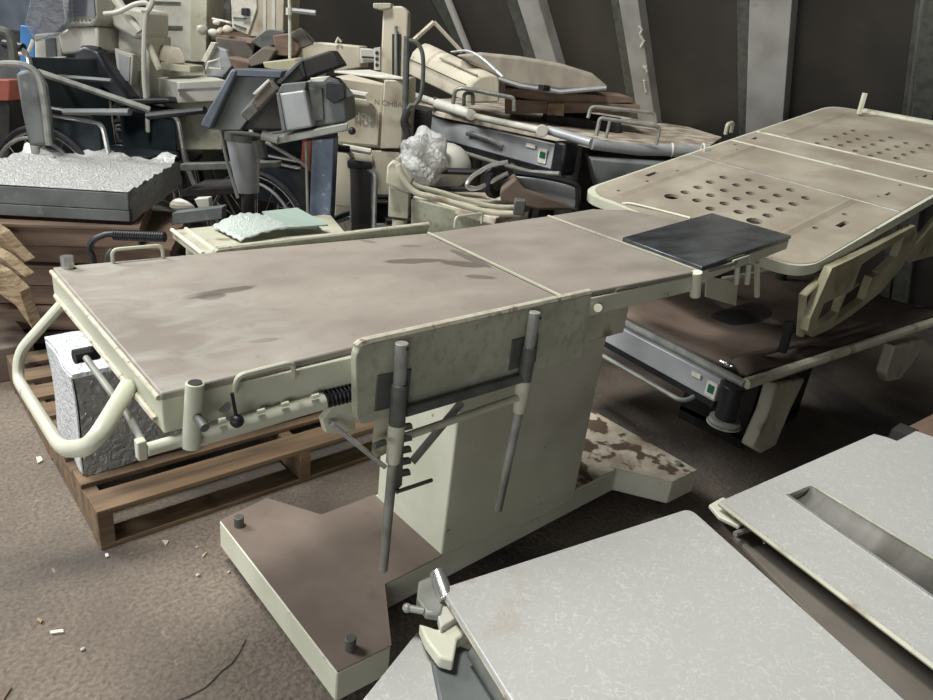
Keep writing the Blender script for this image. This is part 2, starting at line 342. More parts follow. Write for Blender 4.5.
# far end wall of the shed
fo = Q(100, 60, 10.5)
struct(MB().prism([fo - RT * 12 - UP * fo.z, fo + RT * 3.0 - UP * fo.z, fo + RT * 3.0 + UP * 5, fo - RT * 12 + UP * 5], FW * .2).build('wall_back', 'bottomwood'))

# ================================================================== MAIN OPERATING TABLE
T = .935
ot = root('operating_table', (1.3, 1.23, 0), 'long cream operating table with dusty brown top and black head pad, in the centre', 'operating table')
nl, fl_ = V(.262, .826, T), V(.268, 1.385, T)
sn, sf = P(562, 297, T), P(428, 233, T)
s2n, s2f = P(700, 271, T), P(548, 216, T)
def plate(pts, th, name, m, bev=.003):
    mb = MB(); mb.prism([p - V(0, 0, th) for p in pts], (0, 0, th)); return mb.build(name, m, ot, bevel=bev)
g = V(.006, 0, 0)
plate([nl, sn - g, sf - g, fl_], .012, 'leg_plate', 'top')
plate([sn + g, s2n - g, s2f - g, sf + g], .012, 'seat_plate', 'top')
far3 = P(592, 209, T)
plate([s2n + g, V(1.78, .86, T), P(690, 223, T), P(628, 210, T), P(592, 209, T), s2f + g], .012, 'back_plate', 'top')
pad = [P(622, 240, .94), P(711, 215, .94), P(791, 238, .94), P(702, 270, .94)]
mb = MB(); mb.prism([p - V(0, 0, .004) for p in pad], (0, 0, .012)); mb.build('head_pad', 'pad', ot, bevel=.003)
mb = MB(); ins = [p + (V(1.92, 1.03, 0) - V(p.x, p.y, 0)) * .015 for p in pad]
mb.prism([p - V(0, 0, .036) for p in ins], (0, 0, .030)); mb.build('head_frame', 'cream', ot, bevel=.002)
mb = MB()
mb.prism([V(sn.x - .003, sn.y, T - .001), V(sn.x + .003, sn.y, T - .001), V(sf.x + .003, sf.y, T - .001), V(sf.x - .003, sf.y, T - .001)], (0, 0, .004)); mb.build('joint_strip', 'creamdust', ot)
mb = MB()
mb.prism([V(s2n.x - .003, s2n.y, T - .001), V(s2n.x + .003, s2n.y, T - .001), V(s2f.x + .003, s2f.y, T - .001), V(s2f.x - .003, s2f.y, T - .001)], (0, 0, .004)); mb.build('joint_strip', 'creamdust', ot)
# edge frames under the plates
mb = MB()
mb.box((.70, .838, T - .037), (.86, .016, .05)); mb.box((.70, 1.372, T - .037), (.86, .016, .05)); mb.box((.272, 1.105, T - .037), (.016, .55, .05))
mb.build('leg_frame', 'cream', ot, bevel=.002)
mb = MB(); mb.tube([V(.261, .83, T - .008), V(.265, 1.383, T - .008)], .004, 8); mb.tube([V(.262, .85, T - .05), V(.265, 1.37, T - .05)], .005, 8); mb.build('end_trim', 'edge', ot)
mb = MB(); mb.prism([V(1.12, .855, T - .055), s2n + V(0, .006, -.055), s2n + V(0, .02, -.055), V(1.12, .872, T - .055)], (0, 0, .042)); mb.build('seat_frame', 'cream', ot, bevel=.002)
mb = MB()
mb.prism([V(1.12, 1.35, T - .055), s2f + V(0, -.02, -.055), s2f + V(0, -.006, -.055), V(1.12, 1.364, T - .055)], (0, 0, .042)); mb.build('seat_frame', 'cream', ot, bevel=.002)
# deep side plate hanging under the left section, with its lower tube
mb = MB(); mb.prism([QY(238, 392, .832), QY(318, 368, .832), QY(318, 397, .832), QY(238, 426, .832)], (0, .012, 0)); mb.build('side_plate', 'cream', ot, bevel=.002)
mb = MB(); mb.tube([QY(196, 437, .826), QY(324, 400, .826)], .0145, 16); mb.build('side_tube', 'cream', ot)
for u, v in ((222, 420), (261, 411), (285, 404), (315, 396)):
    mb = MB(); mb.tube([QY(u - 3.5, v + 1, .815), QY(u + 3.5, v - 1, .815)], .0035, 8); mb.build('weld', 'cream', ot)
mb = MB(); mb.tube([QY(195, 383, .81), QY(191, 447, .81)], .0118, 20)
mb.build('socket_post', 'cream', ot, bevel=.001)
mb = MB(); mb.cyl(QY(195, 383, .81) + V(0, 0, .0), QY(195, 383, .81) + V(0, 0, .0012), .009); mb.build('socket_bore', 'dark', ot)
mb = MB(); mb.tube([QY(197, 417, .8), QY(205, 428, .775)], .0062, 12); mb.build('screw_knob', 'dsteel', ot)
mb = MB(); mb.ball(QY(237, 421, .795), .0095); mb.tube([QY(237, 421, .795), QY(232, 393, .80)], .0025, 8); mb.build('lever', 'black', ot)
mb = MB(); mb.cyl(QY(224, 407, .8305), QY(224, 407, .8285), .0085); mb.build('cover_disc', 'steel', ot)
# lower left bracket tube and rod with T handle
mb = MB(); mb.tube([QY(146, 450, .82), QY(184, 439, .82)], .009, 12); mb.box(QY(141, 449, .82), (.012, .014, .028)); mb.build('lower_bracket', 'cream', ot, bevel=.002)
mb = MB(); mb.tube([QY(143, 444, .83), P(128, 415, .862), P(86, 358, .86)], .0052, 10); mb.build('adjusting_rod', 'steel', ot)
mb = MB(); mb.tube([P(74, 357, .86), P(98, 352, .86)], .012, 10); mb.build('rod_handle', 'black', ot)
# bent U handle at the left end
att1, att2 = QX(62, 304, .262), QX(132, 384, .262)
hp = fillet([att1, QX(19, 352, .19), QX(18, 380, .18), QX(62, 450, .17), QX(92, 447, .18), att2 + V(-.004, 0, 0)], .05, 6)
mb = MB(); mb.tube(hp, .0122, 12, flat=.75); mb.build('end_handle', 'cream', ot)
# hook and small tube at the far left corner
mb = MB(); c0 = P(68, 268, T); mb.tube([c0, c0 + V(0, 0, .022)], .011, 14); mb.build('corner_socket', 'chrome', ot)
def rail_loop(a, b, h, r=.0035, drop=.0):
    a = Vector(a); b = Vector(b); mbb = MB(); mbb.tube(fillet([a - V(0, 0, drop), a + V(0, 0, h), b + V(0, 0, h), b - V(0, 0, drop)], .012, 4), r, 8)
    return mbb.build('rail_loop', 'cream', ot)
rail_loop(P(113, 263, T), P(163, 258, T), .026, drop=.01)
rail_loop(P(455, 224, T), P(482, 220, T), .02, drop=.01)
rail_loop(QY(237, 393, .818), QY(296, 371, .818), .0, drop=.0)
mb = MB(); mb.tube(fillet([QY(235, 392, .822), QY(237, 376, .818), QY(293, 362, .818), QY(294, 378, .822)], .012, 4), .004, 8); mb.build('rail_loop', 'cream', ot)
y_ = s2n.y - .006
def near_edge(u, v): return QY(u, v, .86)
mb = MB(); mb.tube(fillet([near_edge(613, 299), near_edge(615, 289), near_edge(638, 283), near_edge(639, 295)], .008, 4), .0032, 8); mb.build('rail_loop', 'cream', ot)
mb = MB(); mb.tube(fillet([QY(733, 268, .865), QY(733, 261, .86), QY(749, 256, .875), QY(750, 262, .88)], .006, 4), .0032, 8); mb.build('rail_loop', 'cream', ot)
# sockets at the head end
mb = MB(); mb.tube([QY(697, 272, .845), QY(695, 296, .845)], .0135, 16); mb.build('head_socket', 'cream', ot, bevel=.001)
for uu in (738, 749):
    mb = MB(); mb.tube([QY(uu, 264, .9), QY(uu - 2, 284, .9)], .0075, 12); mb.build('head_socket', 'cream', ot, bevel=.001)
mb = MB(); mb.cyl(QY(599, 309, .85), QY(598, 308, .838), .0095); mb.build('pivot_disc', 'cream', ot, bevel=.001)
mb = MB(); mb.prism([QY(u, v, .90) for u, v in [(707, 276), (738, 283), (736, 306), (706, 297)]], (0, .004, 0)); mb.build('hanging_plate', 'creamdust', ot)
# near side panel board
def side_board(px, y, th, name='side_board', r=.022, cr=(0, 3)):
    pts = [QY(u, v, y) for u, v in px]; out = []
    n = len(pts)
    for i, p in enumerate(pts):
        if i in cr:
            a, b = pts[i - 1], pts[(i + 1) % n]; s0 = p + (a - p).normalized() * r; s1 = p + (b - p).normalized() * r
            out += [(1 - t) ** 2 * s0 + 2 * t * (1 - t) * p + t * t * s1 for t in (0, .25, .5, .75, 1)]
        else: out.append(p)
    mb = MB(); mb.prism(out, (0, th, 0)); b = mb.build(name, 'board', ot, bevel=.002)
    e = MB(); e.tube([p + V(0, th * .5, .0005) for p in out] , th * .46, 8, True, flat=1); 
    return b, out
b, out = side_board([(356, 347), (592, 294), (582, 357), (357, 427)], .79, .016)
mb = MB(); top = [p for p in out if p.z > .93]
ed = [out[2], out[3], out[4], out[5]]
mb.tube([p + V(0, .008, .001) for p in ed], .0075, 8); mb.build('board_edge', 'edge', b)
# far side panel board
b2, _ = side_board([(215, 250), (428, 224), (428, 236), (215, 262)], 1.40, .018, r=.012, cr=(0, 1))
mb = MB(); mb.tube([QY(217, 250, 1.409), QY(428, 225, 1.409)], .0085, 8); mb.build('board_edge', 'edge', b2)
# two vertical side posts with sockets, plates and cross bars
yp = .775
def post(top_, mid, colb, bot, plate_px):
    mb = MB(); mb.tube([QY(*top_, yp), QY(*mid, yp)], .0105, 16); mb.build('side_post', 'steel', ot, bevel=.001)
    h1 = QY(top_[0] + (mid[0] - top_[0]) * .5, top_[1] + (mid[1] - top_[1]) * .5, yp)
    mb = MB(); mb.tube([h1, QY(*mid, yp)], .0135, 16); mb.build('socket', 'dsteel', ot, bevel=.001)
    mb = MB(); mb.tube([QY(*mid, yp), QY(*colb, yp)], .0145, 16, r2=.012); mb.build('collar', 'creamdust', ot, bevel=.001)
    mb = MB(); mb.tube([QY(*colb, yp), QY(*bot, yp)], .0085, 14); mb.build('support_rod', 'steel', ot, bevel=.001)
    mb = MB(); mb.prism([QY(u, v, .787) for u, v in plate_px], (0, .003, 0)); mb.build('mount_plate', 'dsteel', ot, bevel=.001)
    mb = MB(); mb.ball(QY(top_[0] + 5, top_[1] + 6, yp - .01), .0028); mb.build('pin', 'black', ot)
post((402, 343), (397, 424), (393, 462), (383, 570), [(378, 376), (412, 369), (408, 404), (375, 412)])
post((535, 312), (524, 380), (519, 412), (498, 510), [(513, 340), (539, 333), (536, 362), (509, 371)])
mb = MB(); mb.tube([QY(406, 412, yp), QY(526, 377, yp)], .0085, 12); mb.build('cross_bar', 'dsteel', ot)
mb = MB(); mb.tube([QY(404, 437, yp), QY(522, 396, yp)], .007, 12); mb.build('cross_bar', 'creamdust', ot)
mb = MB(); mb.tube([QY(462, 402, .80), QY(412, 462, .80)], .011, 4, flat=.3, up=(0, 1, 0)); mb.build('diagonal_brace', 'steel', ot)
mb = MB(); mb.tube([QY(385, 398, .80), QY(380, 455, .80)], .018, 4, flat=.2, up=(0, 1, 0)); mb.build('back_bracket', 'creamdust', ot)
# toothed rack with its catch
mb = MB(); mb.prism([QY(u, v, .768) for u, v in [(400, 424), (405, 424), (402, 485), (396, 492), (393, 492)]], (0, .006, 0))
for k in range(5):
    vv = 425 + k * 11.5; mb.prism([QY(404 - k * .4, vv, .768), QY(412 - k * .5, vv - 1, .768), QY(413 - k * .5, vv + 4, .768), QY(404 - k * .4, vv + 6, .768)], (0, .006, 0))
mb.build('toothed_rack', 'dsteel', ot)
mb = MB(); mb.tube([QY(396, 492, .765), QY(432, 480, .76)], .0035, 8); mb.build('catch_lever', 'dsteel', ot)
mb = MB(); mb.tube([QY(332, 424, .80), QY(385, 467, .775)], .0042, 10); mb.build('tie_rod', 'chrome', ot)
mb = MB(); mb.cyl(QY(374, 446, .77), QY(385, 442, .77), .0055, n=12); mb.build('adjusting_screw', 'dsteel', ot)
# spring and joint brackets
mb = MB(); a, e = QY(322, 400, .825), QY(358, 391, .825)
mb.tube([a, e], .011, 12); pts = []
for i in range(91):
    t = i / 90; c = a.lerp(e, t); th = t * 9 * 2 * math.pi; pts.append(c + V(0, math.cos(th), math.sin(th)) * .0135)
mb.tube(pts, .0018, 5); mb.build('coil_spring', 'black', ot)
mb = MB(); mb.prism([QY(u, v, .82) for u, v in [(322, 420), (334, 404), (352, 398), (356, 430), (336, 434), (326, 433)]], (0, .012, 0)); mb.build('joint_bracket', 'cream', ot, bevel=.002)
mb = MB(); mb.cyl(QY(331, 423, .82), QY(331, 423, .812), .005); mb.build('joint_bolt', 'chrome', ot)
# column and base
mb = MB(); mb.prism([(1.03, 1.082, .10), (1.575, 1.082, .10), (1.575, 1.385, .10), (1.03, 1.385, .10)], (0, 0, .62)); mb.build('column', 'cream', ot, bevel=.004)
mb = MB(); mb.prism([(1.07, 1.00, .72), (1.53, 1.00, .72), (1.53, 1.36, .72), (1.07, 1.36, .72)], (0, 0, .18)); mb.build('column_head', 'creamdust', ot, bevel=.004)
mb = MB(); mb.box((1.038, 1.03, .33), (.016, .1, .001))
bp = [(.607, .915), (.742, .908), (.84, 1.075), (1.80, 1.09), (1.90, .937), (2.045, .93), (2.06, 1.55), (1.90, 1.55), (1.80, 1.40), (.85, 1.40), (.76, 1.55), (.612, 1.525)]
bt = [V(x, y, .14) for x, y in bp]
mb = MB(); mb.prism([V(x, y, .052) for x, y in bp], (0, 0, .086)); base = mb.build('base', 'cream', ot, bevel=.004)
def inset(sel, z, d=.004): return [V(x + (cx - x) * d, y + (cy - y) * d, z) for (x, y), cx, cy in [(p, 1.33, 1.23) for p in sel]]
mb = MB(); mb.prism(inset([bp[i] for i in (0, 1, 2)] + [(1.03, 1.079), (1.03, 1.40)] + [bp[i] for i in (9, 10, 11)], .138), (0, 0, .0025)); mb.build('base_cover', 'basetop', ot)
mb = MB(); mb.prism(inset([(1.575, 1.087)] + [bp[i] for i in (3, 4, 5, 6, 7, 8)] + [(1.575, 1.40)], .138), (0, 0, .0025)); mb.build('base_cover', 'rust', ot)['label'] = 'rust-stained cover on the right foot of the base'
for (x, y) in ((.645, 1.475), (.665, .955)):
    mb = MB(); mb.cyl((x, y, .138), (x, y, .170), .013); mb.build('levelling_screw', 'dsteel', ot, bevel=.002)
for (x, y) in ((2.01, .99),):
    mb = MB(); mb.cyl((x, y, .138), (x, y, .150), .014); mb.build('levelling_screw', 'steel', ot, bevel=.002)
for (x, y) in ((.66, .97), (.66, 1.47), (2.0, .99), (2.0, 1.49)):
    mb = MB(); mb.cyl((x, y, 0), (x, y, .054), .022); mb.build('foot', 'dark', ot)

# ================================================================== PALLET AND WRAPPED PACKAGE
pr = root('wooden_pallet', (1.0, 2.3, 0), 'wooden pallet on the floor under the left end of the operating table', 'pallet')
px0, px1, py0, py1 = .365, 1.62, 1.74, 2.88
for i in range(8):
    y = py0 + .05 + i * (py1 - py0 - .1) / 7; mb = MB(); mb.box(((px0 + px1) / 2, y, .121), (px1 - px0, .098 if i != 2 else .07, .016)); mb.build('deck_board', 'wood', pr, bevel=.002)
for x in (px0 + .02, (px0 + px1) / 2, px1 - .02):
    mb = MB(); mb.box((x, (py0 + py1) / 2, .064), (.04, py1 - py0, .098)); mb.build('stringer', 'wood', pr, bevel=.002)
for y in (py0 + .04, (py0 + py1) / 2, py1 - .04):
    mb = MB(); mb.box(((px0 + px1) / 2, y, .008), (px1 - px0, .08, .014)); mb.build('bottom_board', 'wood', pr, bevel=.002)
pk = root('wrapped_package', (.8, 2.1, .13), 'silver film-wrapped package on the wooden pallet below the table end', 'package')
def wob(mb, amt, s=9):
    for v in mb.v:
        v += V(math.sin(v.y * s * 3 + v.z * 17), math.sin(v.x * s * 2.3 + v.z * 11), math.sin(v.x * s * 1.7 + v.y * s)) * amt
    return mb
def gridbox(x0, x1, y0, y1, z0, z1, n=10):
    mb = MB()
    def face(f):
        vs = [f(i / n, j / n) for i in range(n + 1) for j in range(n + 1)]
        mb.add(vs, [(i * (n + 1) + j, (i + 1) * (n + 1) + j, (i + 1) * (n + 1) + j + 1, i * (n + 1) + j + 1) for i in range(n) for j in range(n)])
    X = lambda t: x0 + (x1 - x0) * t; Y = lambda t: y0 + (y1 - y0) * t; Z = lambda t: z0 + (z1 - z0) * t
    face(lambda a, b: V(X(a), Y(b), z0)); face(lambda a, b: V(X(a), Y(b), z1)); face(lambda a, b: V(X(a), y0, Z(b))); face(lambda a, b: V(X(a), y1, Z(b))); face(lambda a, b: V(x0, Y(a), Z(b))); face(lambda a, b: V(x1, Y(a), Z(b)))
    return mb
wob(gridbox(.39, 1.28, 1.925, 2.19, .134, .452), .004).build('package_body', 'wrap', pk)
wob(gridbox(.385, 1.285, 1.921, 2.195, .449, .462, 12), .005).build('top_wrap', 'foil', pk)
wob(gridbox(.382, .386, 1.93, 2.19, .14, .45, 8), .003).build('side_wrap', 'foil', pk)

# ================================================================== STACK OF BOARDS AT THE LEFT, WITH WRAPPED SLAB
sa = P(130, 222, .58); sb = P(180, 185, .58); sc_ = P(-60, 212, .58)
ex = (sa - sc_).normalized(); ey = V(-ex.y, ex.x, 0); 
slab = root('wrapped_grey_slabs', tuple(sa), 'grey slabs under crumpled clear film, on top of the brown box stack', 'slabs')
sd = sb + (sc_ - sa)
th = P(130, 222, .58); tz = 1.38 - (1.38 - .58) ; 
sth = .115
for k, (z0, z1) in enumerate(((0, .045), (.047, sth))):
    mb = MB(); mb.prism([sa + V(0, 0, z0), sb + V(0, 0, z0), sd + V(0, 0, z0), sc_ + V(0, 0, z0)], (0, 0, z1 - z0)); mb.build('slab', 'greybox', slab, bevel=.003)
mb = MB(); n = 26
vs = []
for i in range(n + 1):
    for j in range(n + 1):
        p = sc_.lerp(sa, i / n); q = sd.lerp(sb, i / n); r = p.lerp(q, j / n)
        vs.append(r + V(0, 0, sth + .006 + .010 * math.sin(i * 1.3 + j * .7) * math.sin(j * 1.9) + (.035 * max(0, math.sin(j * .8 + i * .5)) if j > n - 3 else 0)))
mb.add(vs, [(i * (n + 1) + j, (i + 1) * (n + 1) + j, (i + 1) * (n + 1) + j + 1, i * (n + 1) + j + 1) for i in range(n) for j in range(n)])
mb.build('top_film', 'filmtop', slab)
mb = MB(); a, c = sa, sb; n = 12; vs = []
for i in range(n + 1):
    for j in range(7):
        vs.append(a.lerp(c, i / n) + V(.008, -.004, sth * 1.04 * j / 6) + V(1, -.5, 0) * .004 * math.sin(i * 2.1 + j * 1.3))
mb.add(vs, [(i * 7 + j, (i + 1) * 7 + j, (i + 1) * 7 + j + 1, i * 7 + j + 1) for i in range(n) for j in range(6)]); mb.build('side_film', 'film', slab)
# the brown layers below: wooden boxes stacked on one another
lay = [(.565, .475, .05, -.02, 'topmost brown box, directly under the wrapped grey slabs', .19), (.47, .385, .16, .03, 'brown wooden box second from the top of the left stack', .05),
       (.38, .29, -.06, .0, 'brown wooden box third from the top of the left stack', -.0), (.285, .20, .04, .02, 'brown wooden box second from the bottom of the left stack', .0), (.195, .10, .03, -.01, 'bottom brown box of the left stack', .05)]
for i, (z1, z0, dx, dy, lb, rt) in enumerate(lay):
    r = root('wooden_box', (0.5, 3.3, z0), lb, 'box', 'brown boxes stacked at the left')
    c = sa + ex * (dx - .02) + ey * (dy + .01); c.z = z0
    e2 = (Matrix.Rotation(rt * .5, 3, 'Z') @ ex); n2 = V(-e2.y, e2.x, 0)
    pts = [c, c + n2 * .62, c + n2 * .62 - e2 * 1.1, c - e2 * 1.1]
    mb = MB(); mb.prism(pts, (0, 0, (z1 - z0) * .82)); mb.build('box_body', 'wooddark', r, bevel=.003)
    mb = MB(); mb.prism([p + e2 * .0 for p in [c + V(0, 0, (z1 - z0) * .84) + e2 * .008 - n2 * .008, c + n2 * .625 + e2 * .008 + V(0, 0, (z1 - z0) * .84), c + n2 * .625 - e2 * 1.11 + V(0, 0, (z1 - z0) * .84), c - n2 * .008 - e2 * 1.11 + V(0, 0, (z1 - z0) * .84)]], (0, 0, (z1 - z0) * .15)); mb.build('box_rim', 'wooddark', r, bevel=.002)
r = root('grey_crate', tuple(sa + V(0, 0, -.58)), 'low dark crate under the brown box stack', 'crate')
c = sa + V(-.05, .02, 0); c.z = 0
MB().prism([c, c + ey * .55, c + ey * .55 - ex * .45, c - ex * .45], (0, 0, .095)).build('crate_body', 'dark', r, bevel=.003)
MB().prism([c - ey * .01 + V(0, 0, .085), c - ey * .01 - ex * .45 + V(0, 0, .085), c - ey * .01 - ex * .45 + V(0, 0, .04), c - ey * .01 + V(0, 0, .04)], ey * .01).build('crate_slat', 'wooddark', r)
# splintered pale boards at the far left
for k, (px, D, lb) in enumerate(([[(-30, 214), (0, 234), (14, 250), (26, 262), (18, 266), (6, 256), (-30, 232)], 2.5, 'pale splintered board at the left edge, uppermost one'],
                             [[(-30, 240), (2, 258), (14, 268), (25, 277), (14, 276), (6, 270), (-30, 252)], 2.42, 'pale splintered board at the left edge, middle one'],
                             [[(-30, 258), (0, 274), (20, 292), (22, 300), (33, 330), (16, 306), (-30, 272)], 2.34, 'pale splintered board at the left edge, lowest one'])):
    mb = MB(); qprism(mb, px, D, .06); tag(mb.build('splintered_board', 'woodpale', bevel=.002, smooth=False), lb, 'board', 'splintered boards at the left')
mb = MB(); a = P(-25, 318, .14); b_ = P(8, 309, .14); c_ = P(34, 343, .14); d_ = P(-25, 353, .14)
mb.prism([a - V(0, 0, .14), b_ - V(0, 0, .14), c_ - V(0, 0, .14), d_ - V(0, 0, .14)], (0, 0, .14)); tag(wob(mb, .002).build('concrete_block', 'basetop', bevel=.006), 'dusty block on the floor at the left edge beside the pallet', 'block')
# grey metal channel lying beside the stack
mb = MB(); qprism(mb, [(172, 213), (222, 207), (222, 219), (172, 225)], 2.95, .06); tag(mb.build('metal_channel', 'greybox', bevel=.003), 'dark grey channel end sticking out right of the brown boxes', 'channel')
mb = MB(); mb.ball(Q(184, 207, 3.1), .05, (1, 1, .6), 7); wob(mb, .012, 20); tag(mb.build('crumpled_paper', 'paper', smooth=False), 'small crumpled white paper behind the grey channel end', 'paper')
mb = MB(); qprism(mb, [(194, 199), (208, 198), (210, 212), (200, 212)], 3.1, .05); tag(mb.build('white_bracket', 'white', bevel=.004), 'white plastic piece standing behind the dark grey channel', 'bracket')

# ================================================================== SECOND TABLE BEHIND, WITH GLASS AND WRAP
t2 = root('side_table', (1.15, 2.1, 0), 'low cream table behind the operating table, under bubble wrap and glass', 'table')
z2 = .66
tp = [P(172, 230, z2), P(203, 254, z2), P(345, 232, z2), P(330, 214, z2)]
MB().prism([p - V(0, 0, .03) for p in tp], (0, 0, .03)).build('table_top', 'creamdust', t2, bevel=.003)
mb = MB(); mb.tube([tp[0], tp[1]], .008, 8); mb.tube([tp[0] + V(.05, 0, 0), tp[1] + V(.05, 0, 0)], .008, 8); mb.build('edge_rail', 'cream', t2)
for p in tp:
    q = p + (V(1.18, 2.42, z2) - p) * .18; mb = MB(); mb.cyl((q.x, q.y, .13), (q.x, q.y, z2 - .03), .014); mb.build('leg', 'cream', t2)
bw = MB(); cs = [P(212, 226, z2 + .015), P(240, 240, z2 + .015), P(322, 228, z2 + .015), P(262, 214, z2 + .05)]; n = 16; vs = []
for i in range(n + 1):
    for j in range(n + 1):
        p = cs[0].lerp(cs[1], i / n).lerp(cs[3].lerp(cs[2], i / n), j / n); vs.append(p + V(0, 0, .022 * math.sin(j / n * math.pi) + .004 * math.sin(i * 1.9 + j * 2.3)))
bw.add(vs, [(i * (n + 1) + j, (i + 1) * (n + 1) + j, (i + 1) * (n + 1) + j + 1, i * (n + 1) + j + 1) for i in range(n) for j in range(n)])
o = bw.build('bubble_wrap', 'bubble'); o.modifiers.new('s', 'SOLIDIFY').thickness = .004; tag(o, 'sheet of bubble wrap lying on the low table behind', 'bubble wrap')
m_, nt, b_, N_, L_ = nodes('pale_glass'); b_.inputs['Base Color'].default_value = lin((176, 194, 182)); b_.inputs['Roughness'].default_value = .12; b_.inputs['Transmission Weight'].default_value = .25; M['glass'] = m_
mb = MB(); mb.prism([P(262, 213, z2 + .05), P(288, 229, z2 + .03), P(328, 226, z2 + .03), P(297, 209, z2 + .06)], (0, 0, .006)); tag(mb.build('glass_sheet', 'glass'), 'pale green glass sheet leaning on the bubble wrap', 'glass')

# walker handle behind the table end
mb = MB(); mb.tube(bez([Q(94, 300, 1.85), Q(94, 262, 1.85), Q(90, 250, 1.85), Q(93, 241, 1.85), Q(102, 236, 1.85), Q(114, 234, 1.85), Q(160, 236, 1.85)]), .0085, 10)
wk = root('walking_aid', tuple(Q(94, 300, 1.85) * 1), 'black bent handle with ribbed grip behind the left end of the table', 'walking aid'); wk.location.z = 0; wk['_o'] = tuple(wk.location)
mb.build('handle_tube', 'black', wk)
mb = MB(); a, e = Q(114, 235, 1.85), Q(165, 237, 1.85); mb.tube([a, e], .0135, 12)
for k in range(22):
    c = a.lerp(e, (k + .5) / 22); mb.ring(c, e - a, .0138, .0016, 12, 5)
mb.build('grip', 'black', wk)
mb = MB(); mb.tube(bez([Q(108, 300, 1.88), Q(107, 262, 1.88), Q(109, 253, 1.88), Q(113, 250, 1.88)]), .0065, 8); mb.build('brake_lever', 'dsteel', wk)
mb = MB(); mb.cyl(Q(94, 300, 1.85), V(Q(94, 300, 1.85).x, Q(94, 300, 1.85).y, .465), .011); mb.build('leg', 'black', wk)

# ================================================================== PERFORATED HOSPITAL BED (tilted, head end raised)
def rotm(yaw, pitch, roll):
    cy, sy, cp, sp, cr, sr = math.cos(yaw), math.sin(yaw), math.cos(pitch), math.sin(pitch), math.cos(roll), math.sin(roll)
    return Matrix(((cy, -sy, 0), (sy, cy, 0), (0, 0, 1))) @ Matrix(((cp, 0, -sp), (0, 1, 0), (sp, 0, cp))) @ Matrix(((1, 0, 0), (0, cr, -sr), (0, sr, cr)))
BO = V(2.323, .931, .84); BR = rotm(-.016, .195, .051); BN = BR @ V(0, 0, 1)
def B(x, y, z=0): return BO + BR @ V(x, y, z)
def binv(u, v):
    q = BR.transposed() @ (QP(u, v, BO, BN) - BO); return q.x, q.y
bed = root('perforated_bed', (3.2, 1.4, 0), 'large hospital bed deck with rows of round holes, beyond the black head pad', 'hospital bed')
def deck(outline, holes, name, m, th=.012, z=0.0):
    pts = [V(*p).to_2d() if len(p) > 2 else Vector(p) for p in outline]; verts = list(pts); edges = []; n = len(pts)
    edges += [(i, (i + 1) % n) for i in range(n)]
    for h in holes:
        k = len(verts); verts += [Vector(p) for p in h]; mm = len(h); edges += [(k + i, k + (i + 1) % mm) for i in range(mm)]
    vs, es, fs, *_ = delaunay_2d_cdt(verts, edges, [], 0, 1e-6)
    def inside(p, poly):
        c = False; j = len(poly) - 1
        for i in range(len(poly)):
            a, b = poly[i], poly[j]
            if (a[1] > p[1]) != (b[1] > p[1]) and p[0] < (b[0] - a[0]) * (p[1] - a[1]) / (b[1] - a[1]) + a[0]: c = not c
            j = i
        return c
    keep = []
    for f in fs:
        c = sum((vs[i] for i in f), Vector((0, 0))) / len(f)
        if inside(c, pts) and not any(inside(c, h) for h in holes): keep.append(f)
    mb = MB(); mb.add([B(p.x, p.y, z) for p in vs], keep); o = mb.build(name, m, bed, smooth=False)
    s = o.modifiers.new('thick', 'SOLIDIFY'); s.thickness = th; s.offset = 0; return o
def circ(x, y, r, n=16): return [(x + r * math.cos(2 * math.pi * i / n), y + r * math.sin(2 * math.pi * i / n)) for i in range(n)]
def slot(x, y, lx, ly): return [(x - lx / 2, y - ly / 2), (x + lx / 2, y - ly / 2), (x + lx / 2, y + ly / 2), (x - lx / 2, y + ly / 2)]
z4 = lambda u, v: (560 + u / 3.8875, 120 + v / 3.8875)
z5 = lambda u, v: (693 + u / 3.8875, 100 + v / 3.8875)
H1 = [z4(*p) for p in [(487, 286), (537, 267), (585, 247), (637, 228), (533, 318), (587, 298), (640, 279), (688, 258), (736, 238), (585, 350), (640, 330), (690, 311), (741, 290), (790, 268), (695, 363), (745, 343), (797, 321), (847, 299), (897, 277), (808, 377), (858, 353), (908, 332)]] + [z5(393, 410), z5(440, 386)]
h1 = [circ(*binv(*p), .021) for p in H1] + [circ(*binv(*z4(433, 303)), .03), circ(*binv(*z4(755, 398)), .03)]
for p, r in ((z4(228, 280), .009), (z4(340, 243), .01), (z4(458, 203), .009), (z5(475, 503), .012), (z5(590, 450), .012)): h1.append(circ(*binv(*p), r))
for p in (z4(357, 215), z5(580, 488)):
    x, y = binv(*p); h1.append(slot(x, y, .075, .022))
arc = lambda cx, cy, r, a0, a1: [(cx + r * math.cos(math.radians(a0 + (a1 - a0) * i / 6)), cy + r * math.sin(math.radians(a0 + (a1 - a0) * i / 6))) for i in range(7)]
W_ = .9
deck(arc(.085, .06, .10, 180, 270)[1:] + [(.722, -.03), (.722, .92)] + arc(.10, .82, .10, 90, 180) + [(-.025, .6), (-.035, .4), (-.03, .2)], h1, 'foot_deck', 'holes')
h2 = [circ(*binv(*z5(*p)), r) for p, r in (((722, 380), .008), ((808, 337), .011), ((165, 178), .01), ((172, 197), .008))]
x, y = binv(*z5(758, 370)); h2.append(slot(x, y, .05, .012))
deck([(.734, -.03), (1.07, -.03), (1.07, .92), (.734, .92)], h2, 'middle_deck', 'holes')
x, y = binv(*z5(902, 300)); 
deck([(1.084, -.03), (1.30, -.03), (1.30, .92), (1.084, .92)], [slot(x, y, .04, .012), circ(*binv(*z5(870, 304)), .008), slot(1.19, .86, .05, .02)], 'narrow_deck', 'holes')
